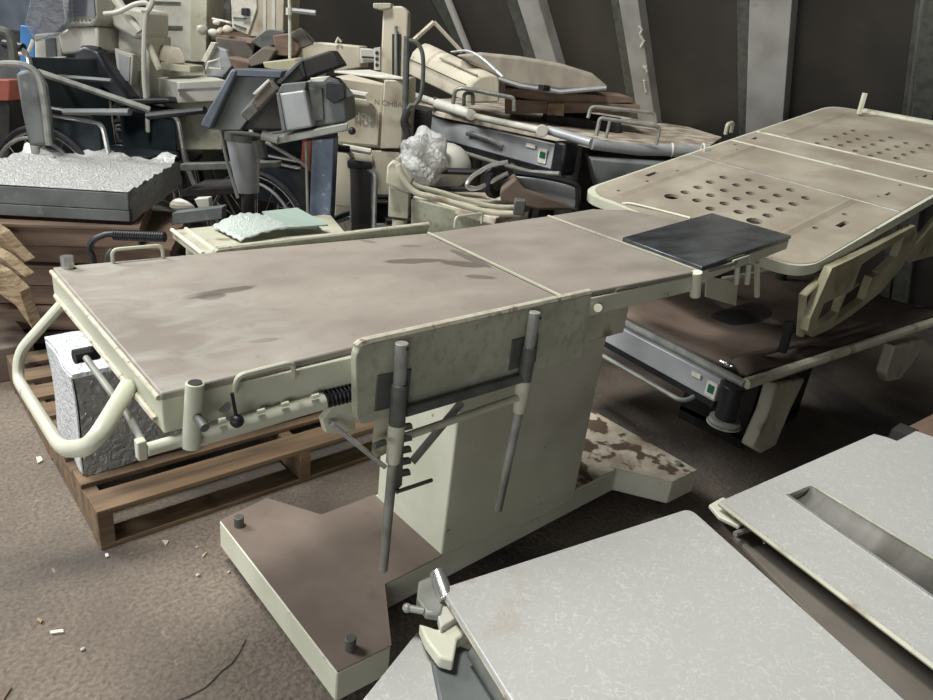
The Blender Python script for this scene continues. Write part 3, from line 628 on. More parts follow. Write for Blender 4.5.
H3 = [(490, 563), (523, 547), (560, 536), (597, 525), (630, 513), (543, 580), (580, 570), (613, 557), (648, 546), (683, 533), (638, 592), (672, 578), (706, 567), (740, 552), (775, 540), (697, 611), (733, 600), (765, 587), (800, 576), (835, 562), (797, 621), (828, 607), (862, 597), (893, 582), (920, 570)]
H3 = [(693 + u / 3.8875, v / 3.8875) for u, v in H3]
h3 = [circ(*binv(*p), .022) for p in H3] + [circ(*binv(693 + u / 3.8875, v / 3.8875), .011) for u, v in ((380, 520), (463, 498), (560, 462))]
deck([(1.312, -.03), (2.0, -.03)] + arc(2.0, .82, .10, 0, 90) + [(1.312, .92)], h3, 'head_deck', 'holes')
for x in (.728, 1.077, 1.306):
    mb = MB(); mb.tube([B(x, -.028, .004), B(x, .918, .004)], .007 if x < 1 else .011, 8, flat=.6); mb.build('joint_strip', 'steel' if x < 1 else 'creamdust', bed)
for (y, x0, x1) in ((.76, .06, .70), (.12, .1, .70), (.76, .76, 1.05), (.76, 1.34, 1.95)):
    mb = MB(); mb.prism([B(x0, y, .005), B(x1, y, .005), B(x1, y + .028, .014), B(x1, y + .05, .005), B(x1, y + .05, .004), B(x0, y + .05, .004)][0:1] + [B(x0, y + .05, .005), B(x0, y + .028, .013)], BR @ V(x1 - x0, 0, 0)); mb.build('raised_rib', 'holes', bed)
ol = fillet([B(-.03, -.045, -.03), B(2.12, -.045, -.03), B(2.12, .935, -.03), B(-.03, .935, -.03)], .12, 6, True)
mb = MB(); ins = fillet([B(-.005, -.02, -.03), B(2.09, -.02, -.03), B(2.09, .91, -.03), B(-.005, .91, -.03)], .11, 6, True)
n = len(ol); up = BN * .034; dn = -BN * .002
mb.add([p + up for p in ol] + [p + up for p in ins] + [p + dn for p in ol] + [p + dn for p in ins],
       [(i, (i + 1) % n, (i + 1) % n + n, i + n) for i in range(n)] + [(i + 2 * n, i + 3 * n, (i + 1) % n + 3 * n, (i + 1) % n + 2 * n) for i in range(n)] + [(i, i + 2 * n, (i + 1) % n + 2 * n, (i + 1) % n) for i in range(n)] + [(i + n, (i + 1) % n + n, (i + 1) % n + 3 * n, i + 3 * n) for i in range(n)])
mb.build('frame', 'cream', bed)
for y in (.2, .7):
    mb = MB(); mb.tube([B(.1, y, -.07), B(2.0, y, -.07)], .02, 8); mb.build('chassis_beam', 'dark', bed)
for x in (.2, 1.0, 1.8):
    mb = MB(); mb.tube([B(x, .05, -.075), B(x, .85, -.075)], .02, 8); mb.build('cross_member', 'creamdust', bed)
for (x, y) in ((.55, .55), (1.1, .5)):
    t_ = B(x, y, -.08); mb = MB(); mb.cyl((t_.x, t_.y, .5), t_, .025); mb.build('leg', 'dark', bed)
mb = MB(); mb.tube(fillet([Q(697, 159, 3.4) , Q(693, 152, 3.4)], .01), .004); 
a = QP(863, 112, B(1.9, .9, 0), V(1, 0, 0)); mb = MB(); mb.tube([QP(859, 114, B(1.98, .9, 0), V(1, 0, 0)), QP(865, 93, B(1.98, .9, 0), V(1, 0, 0))], .014, 4, flat=.5); mb.build('corner_peg', 'creamdust', bed)
mb = MB(); mb.tube([QP(863, 112, B(2.1, .9, 0), V(1, 0, 0)), QP(940, 126, B(2.1, .5, 0), V(1, 0, 0))], .02, 8); mb.build('head_rail', 'creamdust', bed)
x, y = binv(729, 135); mb = MB(); mb.tube(fillet([B(x, y + .02, 0), B(x, y + .02, .05), B(x + .05, y + .02, .05), B(x + .05, y + .02, 0)], .015), .010, 8); mb.build('strap_loop', 'creamdust', bed)
x, y = binv(622, 205); x2, y2 = binv(690, 220); mb = MB(); mb.tube(bez([B(x, y, .006), B(x + .02, y - .05, .012), B(x2, y2, .008)]), .005, 6); mb.build('end_wire', 'cream', bed)
# yellowed side guard hanging from the near edge
def guard(px, holes_px, y, th, name, label=None):
    mb = MB(); pts = [QY(u, v, y) for u, v in px]; o2 = [(p.x, p.z) for p in pts]; holes_px = [[((u - sum(a for a, _ in h) / len(h)) * 1.4 + sum(a for a, _ in h) / len(h), (v - sum(b for _, b in h) / len(h)) * 1.4 + sum(b for _, b in h) / len(h)) for u, v in h] for h in holes_px]; hs = [[(QY(u, v, y).x, QY(u, v, y).z) for u, v in h] for h in holes_px]
    verts = [Vector(p) for p in o2]; n = len(verts); edges = [(i, (i + 1) % n) for i in range(n)]
    for h in hs:
        k = len(verts); verts += [Vector(p) for p in h]; edges += [(k + i, k + (i + 1) % len(h)) for i in range(len(h))]
    vs, es, fs, *_ = delaunay_2d_cdt(verts, edges, [], 0, 1e-6)
    def inside(p, poly):
        c = False; j = len(poly) - 1
        for i in range(len(poly)):
            a, b = poly[i], poly[j]
            if (a[1] > p[1]) != (b[1] > p[1]) and p[0] < (b[0] - a[0]) * (p[1] - a[1]) / (b[1] - a[1]) + a[0]: c = not c
            j = i
        return c
    keep = [f for f in fs if inside(sum((vs[i] for i in f), Vector((0, 0))) / len(f), o2) and not any(inside(sum((vs[i] for i in f), Vector((0, 0))) / len(f), h) for h in hs)]
    mb.add([V(p.x, y, p.y) for p in vs], keep); o = mb.build(name, 'yellowplastic', bed, smooth=False); s = o.modifiers.new('t', 'SOLIDIFY'); s.thickness = th; s.offset = 0
    b = o.modifiers.new('b', 'BEVEL'); b.width = .005; b.segments = 2; b.limit_method = 'ANGLE'; return o
z7 = lambda L: [(693 + u / 3.8875, 240 + v / 3.8875) for u, v in L]
guard(z7([(525, 105), (600, 70), (700, 20), (850, -60), (860, -20), (800, 100), (720, 195), (600, 290), (520, 340), (450, 372), (430, 350), (440, 300)]),
      [z7([(650, 95), (715, 50), (700, 120), (625, 160)]), z7([(735, 40), (790, 5), (770, 60), (715, 110)]), z7([(590, 210), (665, 155), (640, 225), (560, 285)]), z7([(500, 250), (555, 225), (540, 275), (470, 330)])], .862, .028, 'side_guard')
guard([(945, 205), (960, 160), (1010, 130), (1010, 200), (950, 250), (905, 262), (903, 255)], [], .862, .028, 'side_guard')
mb = MB(); mb.tube([QY(826, 272, .88), QY(803, 295, .88), QY(800, 335, .88)], .014, 8, flat=.6); mb.build('guard_arm', 'yellowplastic', bed)
mb = MB(); mb.tube([QY(791, 322, .88), QY(782, 352, .88)], .016, 10); mb.build('guard_foot', 'black', bed, bevel=.003)
mb = MB(); mb.tube([QY(757, 262, .9), QY(757, 296, .9)], .009, 6); mb.build('bracket', 'creamdust', bed)
mb = MB(); mb.tube([B(.15, .02, -.05), B(.35, .3, -.16)], .014, 8); mb.build('tilt_arm', 'creamdust', bed)

# ================================================================== LOWER STRETCHER
zl = .50
ls = root('lower_stretcher', (2.8, 1.1, 0), 'stretcher under the perforated bed with sagging brown mattress and grey end panel', 'stretcher')
A0, A1, A2 = P(588, 304, zl), P(745, 384, zl), P(933, 322, zl)
e1 = (A1 - A0).normalized(); e2 = (A2 - A1).normalized(); A3 = A0 + (A2 - A1)
mb = MB(); mb.tube([A0, A1], .014, 10); mb.build('end_tube', 'steel', ls)
mb = MB(); mb.tube([A1, A2 + e2 * .5], .019, 10); mb.build('side_tube', 'creamdust', ls)
mb = MB(); mb.tube([A0, A3 + e2 * .5], .019, 10); mb.build('side_tube', 'creamdust', ls)
k = e1 * .0
o0 = V(e1.y, -e1.x, 0); o0 = o0 if o0.dot(FW) < 0 else -o0
mb = MB(); mb.prism([A0 + o0 * .025 - UP * .014, A1 - e1 * .07 + o0 * .025 - UP * .014, A1 - e1 * .07 + o0 * .03 - UP * .095, A0 + o0 * .03 - UP * .095], -o0 * .03); pn = mb.build('end_panel', 'greypanel', ls, bevel=.004)
mb = MB(); mb.prism([A0 + o0 * .03 - UP * .095, A1 - e1 * .07 + o0 * .03 - UP * .095, A1 - e1 * .07 + o0 * .03 - UP * .115, A0 + o0 * .03 - UP * .115], -o0 * .04); mb.build('lower_trim', 'black', pn)
def on_panel(t0, t1, h0, h1, m, name, out, A=None, Bp=None, par=None):
    A = A or A0; Bp = Bp or A1; e = (Bp - A).normalized(); oo = V(e.y, -e.x, 0); oo = oo if oo.dot(FW) < 0 else -oo; L_ = (Bp - A).length
    mb = MB(); mb.prism([A + e * L_ * t0 + oo * out - UP * h0, A + e * L_ * t1 + oo * out - UP * h0, A + e * L_ * t1 + oo * out - UP * h1, A + e * L_ * t0 + oo * out - UP * h1], oo * .002); return mb.build(name, m, par)
on_panel(.85, .905, .03, .085, 'paper', 'white_label', .0305, par=pn)
gl = on_panel(.862, .893, .042, .07, 'green', 'green_label', .033, par=pn)
on_panel(.76, .81, .028, .045, 'paper', 'small_label', .0305, par=pn)
cc = A1 - e1 * .02 + o0 * .02
mb = MB(); mb.cyl(cc - UP * .012, cc - UP * .13, .036, n=20); mb.build('corner_bumper', 'black', ls, bevel=.006)
mb = MB(); mb.cyl(cc - UP * .13, cc - UP * .145, .05, n=24); mb.ring(cc - UP * .15, UP, .052, .004); mb.build('bumper_ring', 'steel', ls)
b1 = A0 + o0 * .04 - UP * .13; b2 = A1 - e1 * .15 + o0 * .04 - UP * .13
mb = MB(); mb.tube(fillet([b1 + UP * .04 - o0 * .05, b1 + o0 * .03, b2 + o0 * .03, b2 + UP * .03 - o0 * .05], .05), .008, 10); mb.build('push_bar', 'steel', ls)
mb = MB(); n = 34; vs = []
for i in range(n + 1):
    for j in range(n + 1):
        s_, t_ = i / n, j / n; p = A0 + (A1 - A0) * (.02 + .96 * s_) + (e2 * 1.55) * t_ + e2 * .03
        p.z = zl + .012 - .035 * math.sin(math.pi * s_) * math.sin(math.pi * min(1, t_ * 1.1)) + .006 * math.sin(s_ * 9 + t_ * 5) + (.02 * math.exp(-((s_ - .93) / .05) ** 2) * (1 + math.sin(t_ * 30) * .4)) + .012 * math.exp(-((t_ - .05) / .05) ** 2)
        vs.append(p)
mb.add(vs, [(i * (n + 1) + j, (i + 1) * (n + 1) + j, (i + 1) * (n + 1) + j + 1, i * (n + 1) + j + 1) for i in range(n) for j in range(n)])
o = mb.build('mattress', 'cloth', ls); o.modifiers.new('t', 'SOLIDIFY').thickness = .03
mb = MB(); mb.tube(bez([A1 - e1 * .10 + e2 * .04 + UP * .03, A1 - e1 * .06 + e2 * .3 + UP * .05, A1 - e1 * .06 + e2 * .6 + UP * .035, A1 - e1 * .05 + e2 * 1.0 + UP * .045]), .016, 8, flat=.6); mb.build('mattress_fold', 'cloth', ls)
mb = MB(); c = A1 - e1 * .09 + e2 * .02 + UP * .025; mb.ball(c, .012); mb.tube([c - e1 * .03, c + e1 * .02], .004, 6); mb.build('latch', 'chrome', ls)
mb = MB(); mb.prism([QY(u, v, A1.y + .06) for u, v in [(776, 384), (806, 378), (790, 412), (776, 446), (762, 454), (752, 448), (768, 412)]], (0, .05, 0)); mb.build('folded_leg', 'creamdust', ls, bevel=.01)
mb = MB(); mb.prism([QY(u, v, A1.y + .0) for u, v in [(895, 346), (925, 338), (914, 362), (900, 380), (888, 382), (886, 374)]], (0, .05, 0)); mb.build('folded_leg', 'creamdust', ls, bevel=.01)
c = (A0 + A2) / 2
mb = MB(); mb.box((c.x, c.y, .26), (.5, .3, .44)); mb.build('pedestal', 'dark', ls)
mb = MB(); mb.box((c.x, c.y, .03), (.5, .3, .06)); mb.build('pedestal_base', 'dark', ls)

# ================================================================== UPPER STRETCHER
zu = 1.0
us = root('upper_stretcher', (3.1, 2.7, 0), 'stretcher with grey side panel and white tubes, standing behind the operating table', 'stretcher')
U0, U1 = P(424, 110, zu), P(560, 142, zu); D0 = U0.dot(FW)
ue = (U1 - U0).normalized(); uo = V(ue.y, -ue.x, 0); uo = uo if uo.dot(FW) < 0 else -uo
UL = (U1 - U0).length
def U(t, o, z): return U0 + ue * UL * t + uo * o + UP * z
ud = [P(404, 100, zu + .02), P(520, 96, zu + .02), P(640, 112, zu + .02), P(722, 137, zu + .02), P(700, 153, zu + .02), P(590, 142, zu + .02), P(440, 112, zu + .02)]
mb = MB(); mb.prism([p - UP * .03 for p in ud], (0, 0, .03)); M['deckstripe'] = mat('stripy_dusty_deck', (196, 186, 168), (132, 116, 100), 9, .7, stretch=(1, 1, 1), lo=.42, hi=.62); mb.build('deck', 'deckstripe', us, bevel=.004)
mb = MB(); mb.prism([U(0, .03, -.02), U(1, .03, -.02), U(1, .035, -.135), U(0, .035, -.135)], -uo * .08); up_ = mb.build('side_panel', 'greypanel', us, bevel=.006)
mb = MB(); mb.prism([U(-.01, .036, -.135), U(1.01, .036, -.135), U(1.01, .036, -.155), U(-.01, .036, -.155)], -uo * .09); mb.build('lower_trim', 'black', up_)
mb = MB(); pts = [U(.42, .04, -.065), U(.48, .052, -.055), U(.60, .055, -.062), U(.68, .04, -.085)]; mb.tube(bez(pts), .014, 10, flat=1); mb.build('panel_handle', 'chrome', up_)
on_panel(.915, .965, .045, .115, 'paper', 'white_label', .037, U0, U1, up_); on_panel(.925, .958, .06, .09, 'green', 'green_label', .040, U0, U1, up_); on_panel(.83, .89, .035, .055, 'paper', 'small_label', .037, U0, U1, up_)
for t in (-.04, 1.04):
    mb = MB(); mb.prism([U(t - .035, .05, .01), U(t + .035, .05, .01), U(t + .035, .05, -.15), U(t - .035, .05, -.15)], -uo * .1); mb.build('corner_bumper', 'black', us, bevel=.015)
def K(u, v, o=.05): return QP(u, v, U0 + uo * o, uo)      # point in the vertical plane of the side panel
mb = MB(); mb.tube([K(405, 93), K(436, 103)], .022, 12); mb.build('white_tube', 'white', us)
mb = MB(); mb.tube([K(437, 104), K(470, 114)], .031, 14); mb.build('white_tube', 'white', us, bevel=.003)
mb = MB(); mb.tube([K(436, 97), K(435, 111)], .014, 10); mb.build('collar', 'dsteel', us)
mb = MB(); mb.tube([K(473, 116, .08), K(500, 122, .08), K(543, 131, .08)], .018, 12); mb.build('white_lever', 'white', us)
for (u, v) in ((471, 115), (542, 131)):
    mb = MB(); mb.cyl(K(u, v, .06), K(u, v, .11), .030, n=18); mb.build('knob', 'white', us, bevel=.004)
mb = MB(); mb.tube([K(548, 130), K(592, 143)], .022, 12); mb.build('grey_tube', 'greypanel', us)
De2 = K(592, 143).dot(FW)
mb = MB(); mb.tube([Q(592, 144, De2), Q(640, 150, De2 + .05), Q(708, 151, De2 + .2)], .026, 12); mb.build('grey_tube', 'greypanel', us)
for u in (672, 703):
    mb = MB(); mb.ring(Q(u, 150, De2 + .12), Q(u + 4, 150, De2 + .12) - Q(u - 4, 150, De2 + .12), .029, .005, 18, 6); mb.build('clip_ring', 'white', us)
def loop(pts, D, r, name='guard_loop', m='steel'):
    mb = MB(); mb.tube(fillet([Q(u, v, D) for u, v in pts], .02, 4), r, 8); return mb.build(name, m, us)
D5 = K(490, 118).dot(FW)
loop([(453, 104), (455, 90), (462, 88), (514, 98), (514, 111)], D5, .011); loop([(464, 106), (464, 93), (473, 93), (473, 105)], D5 + .02, .010, m='dsteel')
loop([(588, 118), (591, 107), (598, 107), (655, 113), (656, 124)], De2 + .35, .009); loop([(596, 136), (600, 118), (606, 119), (660, 127), (656, 145)], De2, .009); loop([(606, 138), (610, 120)], De2, .008)
mb = MB(); mb.tube([K(449, 148), K(490, 161), K(530, 172), K(560, 174)], .012, 10); mb.build('lower_bar', 'steel', us)
mb = MB(); mb.prism([Q(u, v, De2 + .15) for u, v in [(590, 158), (612, 160), (690, 166), (700, 178), (640, 188), (598, 192)]], FW * .35); mb.build('under_box', 'greybox', us, bevel=.01)
for t in (.15, .85):
    q = U(t, -.3, 0); mb = MB(); mb.cyl((q.x, q.y, .02), (q.x, q.y, .99), .05); mb.build('column', 'steel', us)
q0, q1 = U(.02, -.3, 0), U(.98, -.3, 0); mb = MB(); mb.tube([V(q0.x, q0.y, .05), V(q1.x, q1.y, .05)], .05, 8); mb.build('base_beam', 'steel', us)
# cushions and covers lying on the stretcher
rt = root('beige_equipment_cover', tuple(Q(485, 104, 3.45)), 'long beige moulded cover with rounded end lying on the grey-panel stretcher', 'cover')
De = 4.0; ef = [(468, 104), (467, 92), (472, 82), (480, 76), (490, 74), (498, 76), (500, 82), (500, 103)]
er = [(408, 75), (408, 62), (412, 52), (418, 46), (424, 43), (430, 44), (434, 48), (436, 66)]
mb = MB(); mb.loft([Q(u, v, De) for u, v in ef], [Q(u, v, De + .75) for u, v in er]); mb.build('cover_body', 'beige', rt, bevel=.012)
mb = MB(); mb.tube([Q(466, 85, De - .01), Q(407, 58, De + .74)], .003, 6); mb.build('seam', 'dark', rt)
mb = MB(); mb.tube([Q(477, 75, De - .0), Q(440, 58, De + .4)], .005, 6); mb.build('groove', 'lid', rt)
lo = [(455, 55), (480, 52), (520, 56), (560, 63), (592, 73), (609, 87), (600, 91), (560, 91), (520, 86), (500, 80), (480, 68)]
lid = root('dusty_dome_lid', tuple(Q(540, 90, 4.1)), 'dusty brown dome-shaped lid lying on dark boards behind the stretcher', 'lid')
mb = MB(); pA = [Q(u, v, 4.1) for u, v in lo]; pB = [Q(530 + (u - 530) * .8, 72 + (v - 72) * .55 - 3, 4.9) for u, v in lo]; mb.loft(pA, pB); mb.build('lid_body', 'lid', lid, bevel=.03, seg=3)
mb = MB(); mb.tube([Q(498, 79, 4.08), Q(520, 86, 4.08), Q(560, 92, 4.08), Q(606, 88, 4.08)], .02, 8, flat=.6); mb.build('lid_rim', 'greypanel', lid)
mb = MB(); mb.box(Q(544, 88, 4.05), (.05, .04, .03)); mb.build('vent', 'black', lid)
mb = MB(); mb.tube(bez([Q(452, 52, 3.9), Q(468, 51, 3.8), Q(482, 58, 3.7), Q(503, 77, 3.6)]), .01, 8, flat=.5); tag(mb.build('plastic_strap', 'foil'), 'shiny white strap hanging over the beige moulded cover', 'strap')
for px, D, lb in (([(505, 88), (560, 92), (633, 98), (633, 103), (560, 104), (505, 96)], 4.3, 'upper brown board under the dusty dome lid'), ([(505, 99), (640, 105), (640, 112), (505, 114)], 4.28, 'lower dark board under the dusty dome lid')):
    mb = MB(); qprism(mb, px, D, .5); tag(mb.build('brown_board', 'wooddark', bevel=.004), lb, 'board')
mb = MB(); qprism(mb, [(548, 103), (565, 103), (564, 116), (547, 115)], 4.2, .06); tag(mb.build('wooden_block', 'wood', bevel=.003), 'small wooden block between the dark boards and the stretcher deck', 'block')
mb = MB(); a = Q(560, 110, 4.3); mb.prism([V(a.x + .0, a.y + .1, 0), V(a.x + .2, a.y - .3, 0), V(a.x + .6, a.y, 0), V(a.x + .4, a.y + .5, 0)], (0, 0, a.z - .03)); tag(mb.build('dark_crate', 'dark', bevel=.01), 'big dark crate carrying the boards and the dome lid', 'crate')
mb = MB(); mb.tube([Q(414, 40, 4.4), Q(434, 22, 4.4)], .014, 6); mb.tube([Q(434, 22, 4.4), Q(462, 52, 4.4)], .012, 6); tag(mb.build('wire_frame', 'beige'), 'thin folded beige metal strut standing behind the beige cover', 'strut')

# plastic bag, wheel and small things below the upper stretcher
mb = MB(); rs = random.Random(3); bc = Q(422, 160, 2.95)
mb.ball(bc, .098, (1, 1, 1.15), 16)
for v in mb.v:
    d = v - bc; s = 1 + .2 * math.sin(d.x * 50 + 1) * math.sin(d.y * 44) + .13 * math.sin(d.z * 60 + d.x * 40); v[:] = bc + d * s
tag(mb.build('plastic_bag', 'bag', smooth=True), 'crumpled clear plastic bag under the left end of the grey-panel stretcher', 'bag')
mb = MB(); mb.ball(Q(446, 166, 3.1), .11, (1, 1, .9), 12); tag(mb.build('white_bundle', 'white'), 'off-white round bundle next to the clear plastic bag', 'bundle')
cw = root('castor_wheel', tuple(Q(496, 196, 2.9)), 'black castor wheel with looped chrome bar under the grey-panel stretcher', 'wheel')
c = Q(496, 181, 2.9); nr = RT * .8 - FW * .6
mb = MB(); mb.ring(c, nr, .052, .02, 28, 10); mb.build('tyre', 'black', cw); mb = MB(); mb.cyl(c - nr * .015, c + nr * .015, .045, n=20); mb.build('hub', 'dsteel', cw)
mb = MB(); mb.tube(bez([Q(508, 162, 2.85), Q(490, 166, 2.85), Q(472, 177, 2.85), Q(467, 186, 2.85), Q(478, 188, 2.85), Q(508, 173, 2.85)]), .009, 8); mb.build('chrome_loop', 'chrome', cw)
mb = MB(); mb.tube([Q(431, 174, 2.95), Q(440, 171, 2.95), Q(478, 172, 2.95)], .017, 8, flat=.8); mb.build('armrest_pad', 'black', cw)
mb = MB(); mb.tube([Q(434, 176, 2.95), Q(430, 188, 2.95), Q(488, 190, 2.95)], .012, 8); mb.build('armrest_bar', 'black', cw)

# cream bed end frame lying between the tables
bf = root('cream_bed_frame', tuple(V(Q(450, 205, 2.7).x, Q(450, 205, 2.7).y, 0)), 'cream bed frame with bent tube rails behind the middle of the operating table', 'bed frame')
mb = MB(); qprism(mb, [(387, 166), (392, 161), (402, 166), (412, 180), (410, 194), (386, 184)], 2.68, .05); mb.build('end_bracket', 'creamdust', bf, bevel=.006)
mb = MB(); qprism(mb, [(389, 186), (409, 194), (408, 219), (388, 217)], 2.72, .06); mb.build('end_leg', 'creamdust', bf, bevel=.004)
for dv, r, dd in ((0, .012, 0), (-7, .010, .12)):
    mb = MB(); mb.tube(bez([Q(398, 165 + dv, 2.66 + dd), Q(403, 178 + dv, 2.66 + dd), Q(415, 192 + dv, 2.66 + dd), Q(440, 199 + dv, 2.66 + dd), Q(490, 213 + dv, 2.66 + dd), Q(520, 214 + dv, 2.68 + dd)]), r, 10); mb.build('tube_rail', 'creamdust', bf)
zf = Q(450, 205, 2.75).z
mb = MB(); pts = [P(413, 196, zf), P(496, 218, zf), P(540, 200, zf), P(470, 185, zf)]; mb.prism([p - UP * .03 for p in pts], (0, 0, .03)); mb.build('deck', 'deckstripe', bf, bevel=.004)
mb = MB(); qprism(mb, [(411, 199), (500, 221), (500, 240), (411, 240)], 2.72, .03); mb.build('side_board', 'board', bf, bevel=.003)
mb = MB(); qprism(mb, [(515, 200), (526, 201), (524, 216), (513, 215)], 2.6, .05); mb.build('corner_block', 'dsteel', bf, bevel=.004)
mb = MB(); q = Q(400, 219, 2.75); mb.cyl((q.x, q.y, 0), (q.x, q.y, q.z), .03); mb.build('leg', 'creamdust', bf)
mb = MB(); q = Q(540, 205, 2.85); mb.cyl((q.x, q.y, 0), (q.x, q.y, zf - .03), .03); mb.build('leg', 'creamdust', bf)
# grey trolley top and brown cloth behind it
gt = root('grey_tray_table', tuple(V(Q(545, 200, 3.0).x, Q(545, 200, 3.0).y, 0)), 'grey bed-end panel with black rounded rim, behind the seat section of the operating table', 'panel')
mb = MB(); qprism(mb, [(515, 176), (540, 178), (572, 185), (577, 190), (576, 208), (506, 198)], 2.95, .03); mb.build('panel_sheet', 'greypanel', gt, bevel=.004)
mb = MB(); mb.tube(bez([Q(514, 173, 2.93), Q(545, 177, 2.93), Q(573, 184, 2.93), Q(578, 192, 2.93), Q(577, 215, 2.93)]), .011, 8); mb.build('rim', 'black', gt)
mb = MB(); q = Q(540, 200, 2.98); mb.box((q.x, q.y, q.z / 2), (.05, .05, q.z)); mb.build('stand', 'dark', gt)
mb = MB(); qprism(mb, [(500, 189), (516, 178), (525, 192), (560, 203), (576, 212), (540, 212), (500, 200)], 2.8, .1); tag(wob(mb, .01, 14).build('brown_cloth', 'cloth', bevel=.01), 'brown cloth draped below the grey bed-end panel', 'cloth')

# ================================================================== WHITE LAMINATE TABLES, BOTTOM RIGHT
zt = .68
ta = root('laminate_table', (.75, .25, 0), 'worn white laminate table top in the foreground, with a chrome clamp at its corner', 'table')
q = [P(442, 588, zt), P(694, 508, zt), P(1010, 790, zt), P(560, 790, zt)]; q[0] = P(442, 588, zt); q[1] = P(690, 508, zt)
po = fillet([q[0], q[1], P(905, 700, zt) + (P(905, 700, zt) - q[1]) * .6, P(512, 700, zt) + (P(512, 700, zt) - q[0]) * 1.0], .02, 4)
mb = MB(); mb.prism([p - UP * .009 for p in po], (0, 0, .009)); mb.build('table_top', 'lam', ta, bevel=.0015)
mb = MB(); mb.prism([p - UP * .013 for p in po], (0, 0, .0038)); mb.build('top_core', 'edge', ta)
ga, gb = q[0], q[1]; d1 = (gb - ga).normalized(); d2 = (P(512, 700, zt) - ga).normalized()
mb = MB(); mb.prism([ga + d1 * .03 + d2 * .02 - UP * .05, gb - d1 * .03 + d2 * .02 - UP * .05, gb - d1 * .03 + d2 * .045 - UP * .05, ga + d1 * .03 + d2 * .045 - UP * .05], (0, 0, .036)); mb.build('frame_rail', 'dark', ta)
mb = MB(); mb.tube([P(437, 572, zt - .0), P(447, 600, zt - .012)], .0115, 20); mb.build('clamp_barrel', 'chrome', ta, bevel=.002)
mb = MB(); mb.prism([P(u, v, zt - .03) for u, v in [(418, 588), (432, 582), (444, 606), (440, 622), (425, 620), (416, 606)]], (0, 0, .014)); mb.build('clamp_body', 'steel', ta, bevel=.003)
mb = MB(); mb.tube([P(424, 611, zt - .02), P(408, 608, zt - .02)], .0052, 12); mb.ball(P(407, 608, zt - .02), .0066); mb.build('clamp_knob', 'steel', ta)
mb = MB(); mb.prism([P(u, v, zt - .035) for u, v in [(441, 600), (450, 604), (462, 622), (440, 636), (437, 624)]], (0, 0, .016)); mb.build('clamp_jaw', 'white', ta, bevel=.002)
mb = MB(); mb.prism([P(u, v, zt - .05) for u, v in [(418, 634), (436, 640), (448, 637), (466, 624), (478, 636), (456, 650), (452, 672), (438, 668), (425, 650)]], (0, 0, .02)); mb.build('support_bracket', 'cream', ta, bevel=.003)
mb = MB(); mb.tube([P(476, 652, zt - .035), P(520, 720, zt - .035)], .013, 18); mb.build('cylinder', 'dsteel', ta)
mb = MB(); mb.prism([P(u, v, zt - .075) for u, v in [(441, 650), (470, 660), (500, 720), (440, 720), (430, 668)]], (0, 0, .02)); mb.build('under_plate', 'greybox', ta, bevel=.003)
lp = [P(u, v, zt - .065) for u, v in [(417, 632), (462, 712), (440, 760), (330, 740)]]
mb = MB(); mb.prism([p - UP * .01 for p in lp], (0, 0, .01)); mb.build('lower_flap', 'lam', ta, bevel=.0015)
cx_ = V(.80, .22, 0)
mb = MB(); mb.box((cx_.x, cx_.y, .32), (.1, .1, .63)); mb.build('pedestal', 'dark', ta)
mb = MB(); mb.box((cx_.x, cx_.y, .02), (.4, .3, .04)); mb.build('pedestal_base', 'dark', ta)
tb = root('laminate_table', (1.4, .2, 0), 'white laminate table top with a long recessed metal channel, at the lower right edge', 'table')
slotp = [P(u, v, zt) for u, v in [(787, 495), (811, 485), (960, 575), (960, 616)]]
X0, X1 = P(721, 501, zt), P(874, 434, zt)
outl = [X0, X1, P(886, 437, zt), P(897, 441, zt), P(916, 431, zt), P(945, 441, zt), P(1060, 520, zt), P(1060, 757, zt)]
def holed(outline, hole, z, th, name, m, par):
    v = [p.to_2d() for p in outline] + [p.to_2d() for p in hole]; n = len(outline); k = len(hole)
    es = [(i, (i + 1) % n) for i in range(n)] + [(n + i, n + (i + 1) % k) for i in range(k)]
    vs, e_, fs, *_ = delaunay_2d_cdt(v, es, [], 0, 1e-6)
    def ins_(p, poly):
        c = False; j = len(poly) - 1
        for i in range(len(poly)):
            a, b = poly[i], poly[j]
            if (a[1] > p[1]) != (b[1] > p[1]) and p[0] < (b[0] - a[0]) * (p[1] - a[1]) / (b[1] - a[1]) + a[0]: c = not c
            j = i
        return c
    keep = []
    for f in fs:
        c = sum((vs[i] for i in f), Vector((0, 0))) / len(f)
        if ins_(c, [p.to_2d() for p in outline]) and not ins_(c, [p.to_2d() for p in hole]): keep.append(f)
    mb = MB(); mb.add([V(p.x, p.y, z) for p in vs], keep); o = mb.build(name, m, par, smooth=False); s = o.modifiers.new('t', 'SOLIDIFY'); s.thickness = th; s.offset = -1
    o.data.flip_normals() if o.data.polygons[0].normal.z < 0 else None; return o
hole = fillet(slotp[:2] + [slotp[2], slotp[3]], .008, 4, True)
holed(outl, hole, zt, .010, 'table_top', 'lam', tb)
edge = [p - UP * .006 for p in outl[:2]]
mb = MB(); mb.tube([outl[-1] - UP * .007, outl[0] - UP * .007, outl[1] - UP * .007], .0045, 6); mb.build('top_edge', 'creamdust', tb)
mb = MB(); n = 8; s0, s1, s2, s3 = slotp; vs = []
for (a, b) in ((s0, s1), (s3, s2)):
    for i in range(n + 1):
        t = i / n; p = a.lerp(b, t); vs.append(p - UP * (.003 + .016 * math.sin(math.pi * t) ** .5))
mb.add(vs, [(i, i + 1, n + 2 + i, n + 1 + i) for i in range(n)]); o = mb.build('metal_channel', 'brushed', tb); o.modifiers.new('t', 'SOLIDIFY').thickness = .002
mb = MB(); mb.tube([s0 + UP * .0005, s3 + UP * .0005], .0028, 8); mb.build('channel_trim', 'chrome', tb)
mb = MB(); mb.tube([s1 + UP * .0005, s2 + UP * .0005], .0024, 8); mb.build('channel_trim', 'board', tb)
